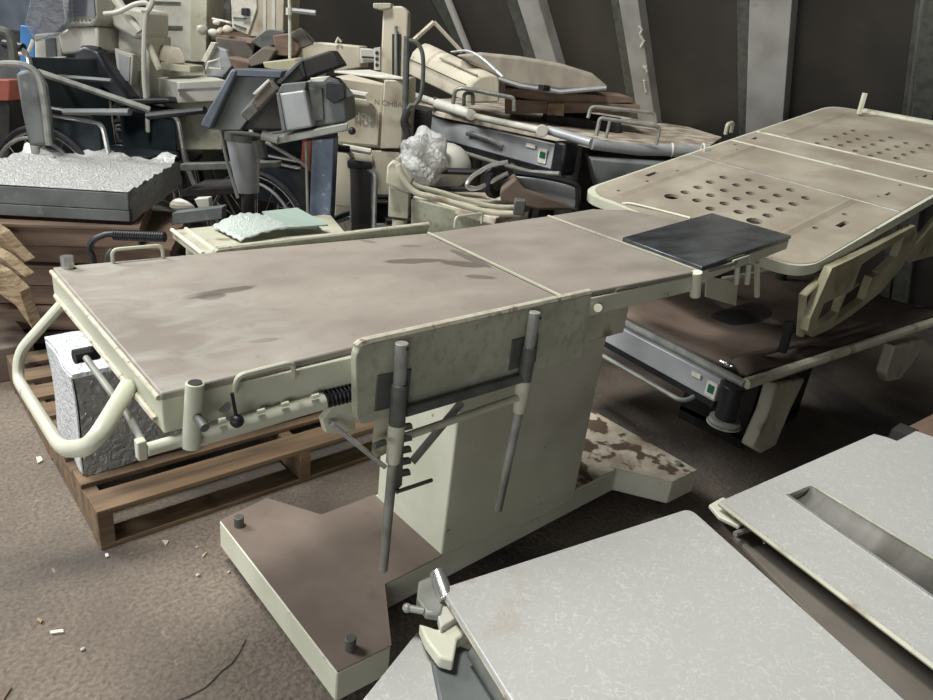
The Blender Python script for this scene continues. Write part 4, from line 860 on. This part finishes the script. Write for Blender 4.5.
mb = MB(); pts = [P(u, v, zt - .05) for u, v in [(722, 524), (745, 510), (1060, 757), (980, 790)]]; mb.prism([p - UP * .01 for p in pts], (0, 0, .01)); mb.build('under_panel', 'bottomwood', tb, bevel=.002)
mb = MB(); mb.prism([P(u, v, zt - .03) for u, v in [(708, 508), (722, 500), (736, 510), (750, 518), (738, 530), (718, 520)]], (0, 0, .008)); mb.build('end_bracket', 'cream', tb, bevel=.002)
mb = MB(); mb.tube([P(735, 534, zt - .03), P(754, 528, zt - .03)], .005, 8); mb.build('cross_rod', 'chrome', tb)
mb = MB(); mb.tube([P(763, 536, zt - .038), P(764, 543, zt - .038)], .0022, 6); mb.build('pin', 'white', tb)
cx_ = V(1.5, .12, 0); mb = MB(); mb.box((cx_.x, cx_.y, .30), (.12, .1, .58)); mb.build('pedestal', 'dark', tb); mb = MB(); mb.box((cx_.x, cx_.y, .02), (.4, .3, .04)); mb.build('pedestal_base', 'dark', tb)
mb = MB(); c = P(903, 435, zt - .03); mb.box(c, (.06, .04, .03)); mb.build('corner_hinge', 'dark', tb)
mb = MB(); pts = [P(900, 430, .55), P(960, 400, .55), P(1000, 440, .55), P(930, 460, .55)]; mb.prism([V(p.x, p.y, 0) for p in pts], (0, 0, .55)); tag(mb.build('cardboard_box', 'wooddark', bevel=.004), 'brown box showing at the right edge beyond the laminate tables', 'box')
# ================================================================== EQUIPMENT PILE AND CABINETS, UPPER LEFT
def R_(name, u, v, D, label, cat, group=None):
    q = Q(u, v, D); return root(name, (q.x, q.y, 0), label, cat, group)
def part(r, name, px, D, t, m, bevel=.006):
    mb = MB(); qprism(mb, px, D, t); return mb.build(name, m, r, bevel=bevel)
def rod(r, name, pts, D, rad, m, smooth=False, n=8, flat=1):
    Ds = D if isinstance(D, (list, tuple)) else [D] * len(pts)
    q = [Q(u, v, d) for (u, v), d in zip(pts, Ds)]
    if smooth: q = bez(q)
    mb = MB(); mb.tube(q, rad, n, flat=flat); return mb.build(name, m, r)
# cream cabinet with pencilled writing
cb = R_('cream_cabinet', 380, 200, 3.5, 'cream metal cabinet with rubbed pencil lettering, right of the blue-grey post', 'cabinet')
part(cb, 'front_side', [(384, 80), (404, 80), (402, 149), (380, 149)], 3.42, .5, 'beige')
part(cb, 'cabinet_body', [(334, 76), (384, 84), (380, 149), (338, 145)], 3.44, .48, 'beige', .01)
tq = [Q(334, 73, 3.9), Q(386, 79, 3.44), Q(404, 80, 3.4), Q(370, 72, 3.9)]
mb = MB(); mb.prism(tq, (0, 0, .012)); mb.build('cabinet_lid', 'white', cb, bevel=.003)
part(cb, 'door', [(338, 96), (368, 100), (380, 112), (378, 146), (338, 142)], 3.42, .02, 'beige', .004)
rod(cb, 'door_handle', [(349, 93), (368, 96)], 3.38, .016, 'white'); mb = MB(); mb.cyl(Q(369, 97, 3.36), Q(369, 97, 3.40), .018, n=14); mb.build('hinge_disc', 'beige', cb)
part(cb, 'lower_door', [(336, 148), (373, 154), (370, 212), (334, 206)], 3.40, .02, 'beige', .01)
part(cb, 'lower_body', [(336, 148), (400, 152), (398, 240), (334, 240)], 3.43, .45, 'beige', .006)
rod(cb, 'lower_handle', [(343, 147), (371, 152)], 3.36, .015, 'white')
def text(s, u, v, D, size, par, m='dsteel'):
    cu = bpy.data.curves.new('lettering', 'FONT'); cu.body = s; cu.size = size; cu.extrude = .001
    o = bpy.data.objects.new('lettering', cu); COL.objects.link(o); p = Q(u, v, D)
    o.matrix_world = Matrix.Translation(p) @ Matrix(((RT.x, 0, -FW.x), (RT.y, 0, -FW.y), (0, 1, 0))).to_4x4()
    dg = bpy.context.evaluated_depsgraph_get(); me = bpy.data.meshes.new_from_object(o.evaluated_get(dg)); mw = o.matrix_world.copy()
    bpy.data.objects.remove(o); me.transform(mw); off = Vector(par['_o']); me.transform(Matrix.Translation(-off)); me.materials.clear(); me.materials.append(M[m])
    k = bpy.data.objects.new('lettering', me); COL.objects.link(k); k.parent = par; return k
text('N OHBAT', 374, 104.5, 3.375, .034, cb); text('HOBT', 353, 119, 3.405, .045, cb, 'creamdust')
# column with slide rail
xc = R_('lifting_column', 392, 90, 3.75, 'tall cream column with a black slide slot, behind the cream cabinet', 'column')
part(xc, 'column_body', [(383, 8), (392, 6), (402, 6), (408, 12), (406, 80), (380, 80)], 3.75, .12, 'beige', .008)
part(xc, 'slide_slot', [(392, 34), (401, 34), (400, 78), (392, 77)], 3.74, .02, 'dark', .001)
rod(xc, 'guide_rod', [(396, 26), (396, 78)], 3.73, .008, 'steel'); part(xc, 'top_plate', [(373, 3), (391, 3), (391, 8), (380, 10), (373, 8)], 3.72, .1, 'creamdust', .004)
q = Q(393, 80, 3.8); mb = MB(); mb.cyl((q.x, q.y, 0), (q.x, q.y, q.z), .05); mb.build('column_foot', 'beige', xc)
part(xc, 'punched_strip', [(374, 48), (380, 47), (380, 70), (374, 70)], 3.74, .02, 'white', .001)
for k in range(3):
    mb = MB(); mb.cyl(Q(377, 53 + k * 6, 3.735), Q(377, 53 + k * 6, 3.74), .009, n=10); mb.build('punched_hole', 'dark', xc)
gp = R_('grey_stand_pole', 408, 120, 3.1, 'grey pole with hanging hose, between the cream cabinet and the grey-panel stretcher', 'pole')
q = Q(406, 150, 3.15); mb = MB(); mb.tube([Q(407, 36, 3.15), Q(404, 155, 3.15), V(Q(404, 155, 3.15).x, Q(404, 155, 3.15).y, 0)], .014, 10); mb.build('pole', 'dsteel', gp)
rod(gp, 'hose', [(409, 40), (418, 44), (423, 58), (422, 90), (416, 104), (410, 106), (405, 118), (410, 128)], 3.12, .009, 'dsteel', True)
rod(gp, 'chain', [(408, 110), (404, 122), (407, 135), (402, 150)], 3.1, .016, 'dark', True)
# long beige bed end with slots
lb = R_('long_beige_rail_box', 350, 60, 4.3, 'long beige box section with slots, lying behind the cream cabinet lid', 'box')
part(lb, 'box_body', [(297, 44), (318, 42), (360, 46), (361, 68), (340, 72), (297, 66)], 4.3, .25, 'beige', .01)
part(lb, 'end_section', [(360, 48), (378, 50), (378, 62), (360, 64)], 4.28, .2, 'white', .006)
part(lb, 'slot_strip', [(362, 56), (376, 57), (376, 59), (362, 58)], 4.26, .01, 'dark', .0)
q = Q(340, 70, 4.4); mb = MB(); mb.box((q.x, q.y, q.z / 2), (.3, .2, q.z)); mb.build('support', 'dark', lb)
rod(lb, 'clip', [(336, 43), (338, 38), (341, 42)], 4.28, .008, 'beige')
# tall white cabinet at top (instrument) and small instrument with knob
tc = R_('tall_equipment_cabinet', 180, 60, 4.6, 'tall pale grey equipment cabinet at the top left, with a horizontal groove', 'cabinet')
part(tc, 'cabinet_body', [(148, -25), (206, -25), (205, 62), (150, 62)], 4.6, .5, 'white', .01)
part(tc, 'side_face', [(190, -25), (207, -25), (206, 62), (190, 62)], 4.59, .05, 'creamdust', .004)
part(tc, 'groove', [(152, 25), (182, 26), (182, 29), (152, 28)], 4.59, .01, 'dsteel', 0)
part(tc, 'groove', [(152, 1), (180, 2), (180, 4), (152, 3)], 4.59, .01, 'dsteel', 0)
part(tc, 'lower_body', [(152, 62), (205, 62), (204, 160), (152, 160)], 4.62, .5, 'creamdust', .01)
dr = R_('half_round_drum', 170, 72, 4.3, 'cream half-round drum housing on the counter below the tall equipment cabinet', 'drum housing')
mb = MB(); e1_ = [Q(176 + 9 * math.cos(t * math.pi / 8) * 1.1, 64 - 17 * math.sin(t * math.pi / 8), 4.2) for t in range(9)]
e0_ = [Q(161 + 8 * math.cos(t * math.pi / 8) * 1.1, 58 - 14 * math.sin(t * math.pi / 8), 4.45) for t in range(9)]
mb.loft(e1_, e0_); mb.build('drum_body', 'beige', dr, bevel=.008); part(dr, 'drum_base', [(160, 62), (190, 66), (190, 73), (162, 70)], 4.18, .2, 'creamdust')
ct = R_('equipment_counter', 190, 100, 4.3, 'pale trolley counter with thick edge in front of the tall equipment cabinet', 'trolley')
zc = Q(190, 78, 4.3).z
mb = MB(); tp2 = [Q(152, 76, 4.45), Q(178, 82, 3.95), Q(226, 80, 4.1), Q(205, 74, 4.5)]; mb.prism([p - UP * .11 for p in tp2], (0, 0, .11)); mb.build('counter_top', 'white', ct, bevel=.006)
part(ct, 'counter_body', [(166, 92), (222, 92), (222, 150), (160, 150)], 4.12, .35, 'creamdust')
part(ct, 'counter_groove', [(178, 89), (222, 87), (222, 90), (178, 92)], 3.94, .02, 'greybox', 0)
fr = R_('arm_stand', 130, 60, 4.2, 'white instrument tower with folding arm and hanging hose at the top left', 'instrument')
part(fr, 'tower_head', [(110, 12), (116, 4), (146, 10), (146, 36), (134, 40), (112, 27)], 4.15, .3, 'white', .02)
part(fr, 'tower_body', [(118, 30), (148, 36), (150, 108), (136, 104), (118, 84)], 4.2, .3, 'white', .008)
part(fr, 'side_box', [(114, 48), (133, 54), (131, 86), (118, 80)], 4.05, .08, 'white', .006)
part(fr, 'side_box_face', [(118, 53), (130, 57), (129, 82), (120, 78)], 4.04, .01, 'greypanel', .002)
rod(fr, 'folding_arm', [(112, -6), (140, 32)], 4.0, .024, 'white'); rod(fr, 'folding_arm', [(148, 44), (160, 70)], 4.0, .018, 'creamdust')
rod(fr, 'hose', [(104, 14), (118, 12), (136, 4), (148, 4), (146, 16), (144, 40), (144, 80), (147, 110), (148, 132)], 3.95, .012, 'white', True)
rod(fr, 'hose', [(143, -8), (152, 0), (148, 10), (142, 10)], 3.95, .014, 'white', True)
q = Q(135, 100, 4.35); mb = MB(); mb.box((q.x, q.y, q.z / 2), (.3, .3, q.z)); mb.build('tower_foot', 'creamdust', fr)
mn = R_('monitor', 80, 20, 4.0, 'white monitor with dark screen and row of buttons at the top left', 'monitor')
part(mn, 'monitor_case', [(58, -25), (94, -25), (97, 20), (92, 26), (62, 27), (64, 18)], 4.0, .3, 'white', .012)
part(mn, 'screen', [(69, -22), (92, -22), (95, 16), (68, 17)], 3.99, .01, 'screen', 0)
for k in range(6):
    mb = MB(); mb.cyl(Q(70 + k * 4, 20.5, 3.99), Q(70 + k * 4, 20.5, 3.98), .006, n=8); mb.build('button', 'dsteel', mn)
part(mn, 'monitor_stand', [(70, 27), (97, 27), (99, 52), (62, 54), (58, 34)], 4.02, .25, 'white', .01)
part(mn, 'cabinet_below', [(34, 34), (60, 32), (66, 140), (36, 140)], 4.05, .3, 'white', .01); part(mn, 'cabinet_slot', [(45, 38), (55, 38), (56, 56), (46, 57)], 4.04, .01, 'greybox', 0)
part(mn, 'cabinet_lower', [(36, 58), (66, 56), (68, 140), (38, 140)], 4.03, .3, 'greypanel', .01)
bl = R_('blue_panel', 26, 60, 4.3, 'bright blue narrow panel behind the wheelchair at the left', 'panel'); part(bl, 'panel_body', [(20, 25), (34, 27), (34, 150), (20, 150)], 4.4, .05, 'bright_blue')
rod(bl, 'white_hook', [(18, 54), (27, 53), (31, 46), (33, 40)], 4.2, .01, 'white', True)
dk = R_('dark_case', 10, 30, 4.6, 'dark blue-grey case in the upper left corner', 'case'); part(dk, 'case_body', [(-60, -30), (62, -30), (40, 30), (20, 34), (-60, 25)], 4.6, .4, 'bluegrey', .02); part(dk, 'case_stand', [(-60, 25), (20, 30), (20, 160), (-60, 160)], 4.75, .3, 'greybox')
mb = MB(); hz = [Q(22, 20, 3.9), Q(36, -20, 3.9), Q(68, -20, 3.9), Q(66, 20, 3.9), Q(56, 34, 3.9), Q(30, 38, 3.9)]; mb.prism(hz, FW * .05); wob(mb, .02, 6); tag(mb.build('plastic_sheet', 'haze', bevel=.01), 'dusty transparent plastic sheet hanging beside the white monitor', 'plastic sheet')
rd = R_('red_box', 5, 90, 4.0, 'faded red box at the left edge behind the wheelchair', 'box'); part(rd, 'box_body', [(-30, 80), (9, 80), (9, 101), (-30, 101)], 4.05, .2, 'red'); part(rd, 'box_stand', [(-30, 101), (9, 101), (9, 180), (-30, 180)], 4.07, .2, 'dark')
sm = R_('small_instrument', 260, 30, 4.4, 'white instrument with a black knob and cream side, on a cluttered shelf at the top', 'instrument')
part(sm, 'front_panel', [(230, -12), (256, -12), (257, 8), (248, 35), (232, 28), (231, 8)], 4.4, .2, 'paper', .004)
part(sm, 'case', [(254, -12), (284, -12), (283, 34), (276, 38), (248, 36)], 4.42, .35, 'beige', .004)
part(sm, 'rib', [(263, -12), (266, -12), (266, 34), (263, 34)], 4.41, .01, 'white', 0); part(sm, 'rib', [(272, -12), (275, -12), (275, 34), (272, 34)], 4.41, .01, 'white', 0)
mb = MB(); qprism(mb, [(241, 8), (248, 8), (248, 16), (241, 15)], 4.36, .04); mb.build('knob', 'black', sm, bevel=.004)
mb = MB(); mb.cyl(Q(227, 6, 4.38), Q(227, 6, 4.45), .02); mb.build('side_knob', 'dsteel', sm)
mb = MB(); qprism(mb, [(233, 17), (246, 18), (245, 19.5), (233, 18.5)], 4.39, .01); qprism(mb, [(234, 24), (246, 28), (245, 30), (234, 26)], 4.39, .01); mb.build('scale_marks', 'dsteel', sm)
sh = R_('brown_shelf_table', 240, 60, 4.4, 'brown shelf table under the white instrument with the black knob', 'table')
mb = MB(); tp3 = [Q(206, 34, 4.7), Q(252, 38, 4.3), Q(290, 40, 4.4), Q(255, 30, 4.8)]; mb.prism([p - UP * .03 for p in tp3], (0, 0, .03)); mb.build('table_top', 'wooddark', sh, bevel=.003)
part(sh, 'front_board', [(215, 37), (255, 42), (252, 60), (232, 58), (217, 50)], 4.35, .03, 'bottomwood'); part(sh, 'table_body', [(226, 44), (300, 44), (300, 150), (226, 150)], 4.7, .4, 'dark')
wp_ = R_('white_tilted_box', 208, 65, 4.3, 'white tilted plastic tray with a wire handle beside the brown shelf table', 'tray')
part(wp_, 'tray_edge', [(211, 42), (216, 43), (206, 63), (201, 61)], 4.25, .05, 'paper', .004); part(wp_, 'tray_body', [(214, 46), (226, 50), (232, 66), (222, 78), (206, 76), (204, 64)], 4.3, .15, 'greypanel', .006)
rod(wp_, 'wire_handle', [(206, 69), (208, 62), (220, 59), (221, 69), (209, 68)], 4.24, .006, 'white')
rs = random.Random(11)
for k, (u, v, r_, m_) in enumerate(((202, 29, .035, 'white'), (213, 32, .025, 'white'), (220, 31, .025, 'beige'), (216, 22, .018, 'paper'), (228, 30, .028, 'beige'))):
    mb = MB(); mb.ball(Q(u, v, 4.45), r_, (1, 1, .8), 7); wob(mb, .005, 30)
    tag(mb.build('cloth_wad', m_), ['largest cream wad right of the tall equipment cabinet', 'small cream wad, second from the tall equipment cabinet', 'small beige wad, third from the tall equipment cabinet', 'tiny white wad above the row of cream wads', 'beige wad nearest the white instrument with the black knob'][k], 'wad')
mb = MB(); mb.tube([Q(213, 19, 4.5), Q(231, 23, 4.5)], .02, 8, flat=.4); tag(mb.build('white_tube', 'paper'), 'short white tube above the cream wads on the brown shelf', 'tube')
mb = MB(); qprism(mb, [(204, -10), (230, -10), (231, 28), (206, 28)], 4.9, .1); tag(mb.build('brown_board', 'bottomwood'), 'brown board standing behind the cream wads', 'board')
iv = R_('drip_pole', 290, 30, 4.2, 'thin white pole with a cross bar, at the top left of centre', 'pole'); q = Q(290, 38, 4.2); mb = MB(); mb.tube([Q(289, -20, 4.2), q, V(q.x, q.y, 0)], .009, 8); mb.build('pole', 'white', iv)
rod(iv, 'cross_bar', [(288, 10), (316, 13)], 4.2, .014, 'greypanel'); rod(iv, 'joint', [(289, 8), (289, 15)], 4.19, .018, 'white')
junk = [([(250, 42), (268, 30), (285, 32), (276, 46), (262, 50)], 4.3, 'dsteel', 'dark grey crumpled panel lying right of the brown shelf board'), ([(247, 58), (262, 46), (276, 50), (268, 62), (250, 66)], 4.2, 'bottomwood', 'brown folded panel right of the white tray'),
        ([(262, 62), (296, 58), (300, 64), (286, 72), (264, 68)], 4.1, 'yellowplastic', 'yellowish panel above the blue-grey monitor case'), ([(272, 36), (288, 34), (300, 48), (296, 58), (276, 56)], 4.25, 'wooddark', 'brown machine part beneath the thin white pole'),
        ([(288, 34), (300, 28), (314, 44), (300, 50)], 4.3, 'bottomwood', 'brown triangular plate right of the thin white pole'), ([(228, 56), (250, 62), (246, 72), (234, 70)], 4.2, 'wooddark', 'small brown block under the brown shelf board')]
for px, D, m_, lb_ in junk:
    mb = MB(); qprism(mb, px, D, .12); tag(wob(mb, .006, 12).build('scrap_panel', m_, bevel=.006), lb_, 'panel')
# pile of broken equipment on a tilted tray carried by a blue post
tr = R_('post_table', 322, 225, 2.95, 'peeling blue-grey post with a tilted steel tray, left of the cream cabinet', 'stand')
q = Q(322, 226, 2.97); mb = MB(); mb.prism([Q(312, 140, 2.94), Q(334, 138, 2.94), Q(330, 228, 2.94), Q(309, 228, 2.94)], FW * .09); mb.build('post', 'blue', tr, bevel=.004)
q0 = Q(309, 228, 2.94); q1 = Q(330, 228, 2.94); mb = MB(); mb.prism([V(q0.x, q0.y, 0), V(q1.x, q1.y, 0), q1, q0], FW * .09); mb.build('post_foot', 'blue', tr)
ty = [Q(276, 139, 2.85), Q(348, 125, 2.85), Q(344, 119, 3.2), Q(262, 130, 3.2)]
mb = MB(); mb.prism([p - UP * .022 for p in ty], (0, 0, .03)); mb.build('tray', 'steel', tr, bevel=.004)
rod(tr, 'tray_tube', [(262, 136), (278, 140)], 2.84, .016, 'chrome'); mb = MB(); mb.ball(Q(352, 131, 2.85), .015); mb.build('knob', 'black', tr)
rod(tr, 'thin_rod', [(306, 142), (308, 226)], 2.9, .006, 'steel'); 
rod(tr, 'cross_strut', [(266, 142), (306, 165)], 3.0, .008, 'steel')
def eq(name, px, D, t, m, label, cat='equipment box', extra=()):
    r = root(name, tuple(Q(px[0][0], px[0][1], D)), label, cat); part(r, 'case', px, D, t, m, .008)
    for e in extra: part(r, e[0], e[1], e[2], e[3], e[4], .003)
    return r
eq('monitor_case', [(231, 69), (237, 71), (210, 130), (200, 126), (202, 120)], 2.95, .22, 'bluegrey', 'blue-grey tilted monitor case, left side of the pile on the steel tray', 'monitor', [('top_face', [(231, 69), (282, 71), (280, 78), (236, 76)], 2.96, .2, 'bluegrey'), ('back_shell', [(236, 76), (276, 77), (262, 100), (240, 130), (211, 130)], 3.0, .18, 'greybox'), ('badge', [(216, 109), (222, 107), (221, 111), (216, 112)], 2.985, .015, 'white')])
eq('black_console', [(276, 84), (300, 60), (331, 50), (342, 66), (318, 74), (290, 86)], 3.0, .12, 'dark', 'black folded console lying on top of the pile on the steel tray', extra=[('edge', [(276, 82), (300, 59), (303, 61), (280, 84)], 2.99, .02, 'greybox'), ('groove', [(298, 66), (302, 61), (306, 76), (303, 78)], 2.99, .02, 'black')])
eq('keypad', [(239, 114), (269, 80), (278, 90), (262, 106), (248, 122)], 2.86, .05, 'bottomwood', 'brown-grey keypad panel with a screen, leaning in the middle of the pile', extra=[('display', [(241, 113), (252, 103), (258, 111), (248, 121)], 2.85, .012, 'dsteel'), ('edge_strip', [(252, 94), (268, 79), (270, 81), (256, 95)], 2.85, .01, 'paper')])
eq('grey_instrument', [(276, 94), (304, 90), (313, 127), (283, 132)], 2.84, .2, 'greypanel', 'grey instrument box with a plain face standing on the steel tray', extra=[('side', [(276, 93), (279, 93), (286, 131), (282, 132)], 2.83, .2, 'greybox'), ('top', [(277, 93), (282, 84), (306, 82), (305, 91)], 2.86, .18, 'greybox')])
eq('dark_instrument', [(305, 82), (318, 76), (330, 80), (345, 98), (347, 122), (315, 127)], 2.9, .2, 'greybox', 'dark green-grey instrument box with open top at the right end of the pile', extra=[('slot', [(308, 88), (322, 88), (324, 120), (314, 122)], 2.89, .012, 'dsteel'), ('handle', [(326, 82), (344, 84), (345, 98), (334, 104), (326, 98)], 2.86, .04, 'black'), ('film_scrap', [(310, 78), (330, 76), (324, 82), (312, 82)], 2.87, .02, 'paper')])
eq('dark_filler_case', [(246, 94), (280, 88), (284, 130), (240, 130)], 3.02, .2, 'dark', 'dark case underneath the keypad in the pile on the tray')
ok = root('orange_post', tuple(V(Q(303, 200, 3.15).x, Q(303, 200, 3.15).y, 0)), 'faded red upright panel just behind the blue-grey post', 'panel'); part(ok, 'panel_body', [(302, 140), (312, 140), (310, 172), (300, 166)], 3.1, .04, 'red'); part(ok, 'panel_foot', [(300, 166), (310, 172), (308, 230), (300, 230)], 3.12, .03, 'dark')
# grey tank with rods
tk = R_('grey_cylinder_tank', 240, 180, 3.1, 'grey worn cylinder tank standing below the blue-grey monitor case', 'tank')
mb = MB(); a, b_ = Q(243, 136, 3.2), Q(248, 192, 3.2); mb.tube([a, b_], .075, 16, r2=.05); mb.build('tank_body', 'greypanel', tk); q = b_; mb = MB(); mb.cyl(q, (q.x, q.y, 0), .03); mb.build('tank_foot', 'dark', tk)
mb = MB(); mb.tube([a + UP * .01, a - UP * .02], .08, 14); mb.build('tank_cap', 'dsteel', tk)
rod(tk, 'thin_rod', [(220, 130), (228, 165), (238, 198)], 3.08, .008, 'steel'); rod(tk, 'dark_part', [(258, 140), (262, 158)], 3.15, .03, 'dsteel')
# long dark bar and boxes in the dark zone behind the stack
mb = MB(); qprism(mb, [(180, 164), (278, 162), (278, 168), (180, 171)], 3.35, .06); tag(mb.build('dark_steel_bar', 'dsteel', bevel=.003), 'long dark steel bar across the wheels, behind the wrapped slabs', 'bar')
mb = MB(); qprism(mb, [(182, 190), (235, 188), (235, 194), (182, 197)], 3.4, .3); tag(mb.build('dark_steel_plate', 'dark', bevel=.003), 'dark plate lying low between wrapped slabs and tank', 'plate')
# wheelchairs
def wheelchair(label, C0, heading, s=1.0, seat='teal'):
    r = root('wheelchair', tuple(C0), label, 'wheelchair', None); h = Vector(heading).normalized(); sd = V(-h.y, h.x, 0)
    def L(x, y, z): return Vector(C0) + h * x * s + sd * y * s + UP * z * s
    for y in (-.27, .27):
        mb = MB(); mb.ring(L(0, y, .30), sd, .30 * s, .013 * s, 44, 8); tw = mb.build('wheel', 'black', r)
        mb = MB(); mb.ring(L(0, y, .30), sd, .283 * s, .006 * s, 40, 6); mb.build('rim', 'chrome', tw)
        mb = MB(); mb.ring(L(0, y * 1.14, .30), sd, .262 * s, .008 * s, 40, 6); mb.build('hand_rim', 'chrome', tw)
        mb = MB(); mb.cyl(L(0, y - .025, .30), L(0, y + .025, .30), .025 * s)
        for k in range(16):
            t = k * math.pi / 8; mb.tube([L(0, y, .30), L(.28 * math.cos(t), y, .30 + .28 * math.sin(t))], .0016 * s, 4)
        mb.build('spokes', 'steel', tw)
        mb = MB(); mb.ring(L(.42, y * .85, .09), sd, .075 * s, .016 * s, 20, 8); mb.cyl(L(.42, y * .85 - .01, .09), L(.42, y * .85 + .01, .09), .06 * s); mb.build('castor', 'dark', r)
        mb = MB(); mb.tube(fillet([L(-.16, y * .8, .92), L(-.08, y * .8, .90), L(-.06, y * .8, .20), L(.40, y * .8, .20), L(.42, y * .85, .17)], .05 * s), .012 * s, 8); mb.build('frame_tube', 'chrome', r)
        mb = MB(); mb.tube(fillet([L(-.07, y * .9, .66), L(.30, y * .9, .66), L(.33, y * .9, .45), L(.50, y * .8, .12)], .04 * s), .011 * s, 8); mb.build('frame_tube', 'chrome', r)
        mb = MB(); mb.tube([L(-.03, y * .9, .685), L(.27, y * .9, .685)], .022 * s, 8, flat=.6); mb.build('armrest', 'black', r, bevel=.004)
        mb = MB(); mb.prism([L(-.04, y * .9, .46), L(.28, y * .9, .46), L(.28, y * .9, .65), L(-.04, y * .9, .65)], sd * .01 * s); mb.build('side_panel', seat, r)
        mb = MB(); mb.tube([L(-.20, y * .8, .92), L(-.10, y * .8, .915)], .018 * s, 10); mb.build('push_grip', 'black', r)
    mb = MB(); mb.prism([L(-.06, -.22, .45), L(.32, -.22, .47), L(.32, .22, .47), L(-.06, .22, .45)], UP * .03 * s); mb.build('seat', seat, r, bevel=.01)
    mb = MB(); mb.prism([L(-.07, -.21, .48), L(-.07, .21, .48), L(-.10, .21, .88), L(-.10, -.21, .88)], h * .02 * s); mb.build('backrest', seat, r, bevel=.006)
    return r
def fl_pt(u, v, D): q = Q(u, v, D); return V(q.x, q.y, 0)
h1_ = RT * .97 - FW * .25
c1 = fl_pt(95, 180, 3.75); w1 = wheelchair('wheelchair with dark teal side panel, at the left edge behind the wrapped slabs', V(c1.x, c1.y, .12), h1_, 1.12, 'teal')
c2 = fl_pt(140, 190, 4.35); wheelchair('dark wheelchair whose bright rim curves right of the wrapped slabs', V(c2.x, c2.y, .02), RT * .97 + FW * .2, 1.08, 'vinyl')
c3 = fl_pt(290, 222, 4.0); wheelchair('folded wheelchair with its big wheel left of the blue-grey post', V(c3.x, c3.y, .0), RT * .94 - FW * .35, 1.08, 'vinyl')
c4 = fl_pt(378, 205, 3.15); wheelchair('black wheelchair in front of the cream cabinet, armrest right of the post', V(c4.x, c4.y, .02), RT * .9 + FW * .4, .95, 'black')
bs = R_('black_chair_back', 90, 90, 3.9, 'black reclined seat back leaning behind the left wheelchair', 'seat back')
part(bs, 'seat_back', [(72, 52), (82, 46), (98, 50), (106, 66), (132, 100), (122, 104), (96, 86), (70, 78)], 3.95, .12, 'vinyl', .02); part(bs, 'seat_base', [(110, 100), (168, 98), (172, 103), (120, 108)], 3.9, .2, 'black', .01)
rod(bs, 'push_tube', [(38, 72), (150, 110)], [3.5, 3.6], .016, 'steel'); rod(bs, 'arm_bar', [(50, 76), (112, 81)], 3.7, .02, 'greybox', flat=.6); rod(bs, 'arm_bar', [(65, 112), (130, 112)], 3.4, .026, 'greybox', flat=.6); rod(bs, 'foot_plate', [(148, 116), (205, 110)], 3.5, .03, 'black', flat=.6)
bk = R_('folded_backrest', 35, 110, 3.2, 'grey-black upholstered backrest with chrome tube, standing at the left edge', 'backrest')
part(bk, 'upholstery', [(14, 72), (30, 68), (40, 86), (48, 146), (28, 148), (20, 110)], 3.3, .08, 'greybox', .02)
rod(bk, 'frame_tube', [(-8, 66), (8, 64), (26, 66), (38, 76), (44, 100), (49, 145)], 3.22, .015, 'steel', True); rod(bk, 'frame_tube', [(0, 30), (10, 36), (14, 60)], 3.35, .02, 'dsteel', True)
q = Q(35, 146, 3.3); mb = MB(); mb.cyl(q, (q.x, q.y, 0), .02); mb.build('leg', 'steel', bk)
# dark boxes that fill the heap behind
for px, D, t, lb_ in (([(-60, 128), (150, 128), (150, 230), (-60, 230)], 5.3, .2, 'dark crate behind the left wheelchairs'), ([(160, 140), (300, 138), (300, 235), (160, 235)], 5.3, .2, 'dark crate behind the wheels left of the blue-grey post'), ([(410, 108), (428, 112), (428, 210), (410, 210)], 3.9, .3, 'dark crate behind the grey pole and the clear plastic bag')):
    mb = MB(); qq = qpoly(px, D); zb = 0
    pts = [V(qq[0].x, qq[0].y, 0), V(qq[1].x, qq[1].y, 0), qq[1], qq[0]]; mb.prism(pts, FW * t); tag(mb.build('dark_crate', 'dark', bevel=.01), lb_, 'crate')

# ================================================================== SMALL LITTER ON THE FLOOR
def bit(name, px, z, m, label, cat='scrap'):
    mb = MB(); mb.prism([P(u, v, .002) for u, v in px], (0, 0, z)); tag(mb.build(name, m, smooth=False), label, cat, None)
bit('paper_scrap', [(36, 458), (41, 457), (43, 461), (38, 464)], .004, 'paper', 'small white scrap on the floor left of the bent table handle')
bit('white_stick', [(50, 632), (63, 630), (64, 633), (51, 634.5)], .004, 'paper', 'short white stick on the floor at the lower left')
bit('paper_scrap', [(105, 555), (108, 554), (109, 557), (106, 558)], .004, 'paper', 'tiny white scrap beside the near corner of the pallet')
bit('metal_ring', [(162, 541), (169, 541), (166, 546)], .003, 'creamdust', 'small pale torn ring on the floor between pallet and table base')
bit('wood_chip', [(38, 619), (43, 621), (41, 624), (37, 621)], .005, 'woodpale', 'pale wood chip above the short white stick')
def peb(u, v, r, label):
    mb = MB(); c = P(u, v, r * .7); mb.ball(c, r, (1, .8, .7), 6); tag(mb.build('pebble', 'creamdust'), label, 'pebble')
peb(198, 575, .006, 'small pale pebble on the dark floor left of the table base'); peb(83, 649, .006, 'pale pebble on the floor below the short white stick'); peb(229, 572, .005, 'pebble close to the left side of the table base'); peb(197, 547, .004, 'tiny pebble right of the torn ring')
bit('twig', [(0, 700), (10, 687), (12, 688), (3, 702)], .004, 'wooddark', 'dark twig on the floor at the bottom left corner'); bit('twig', [(202, 556), (206, 552), (207, 553), (203, 558)], .003, 'woodpale', 'thin pale splinter right of the pallet corner')
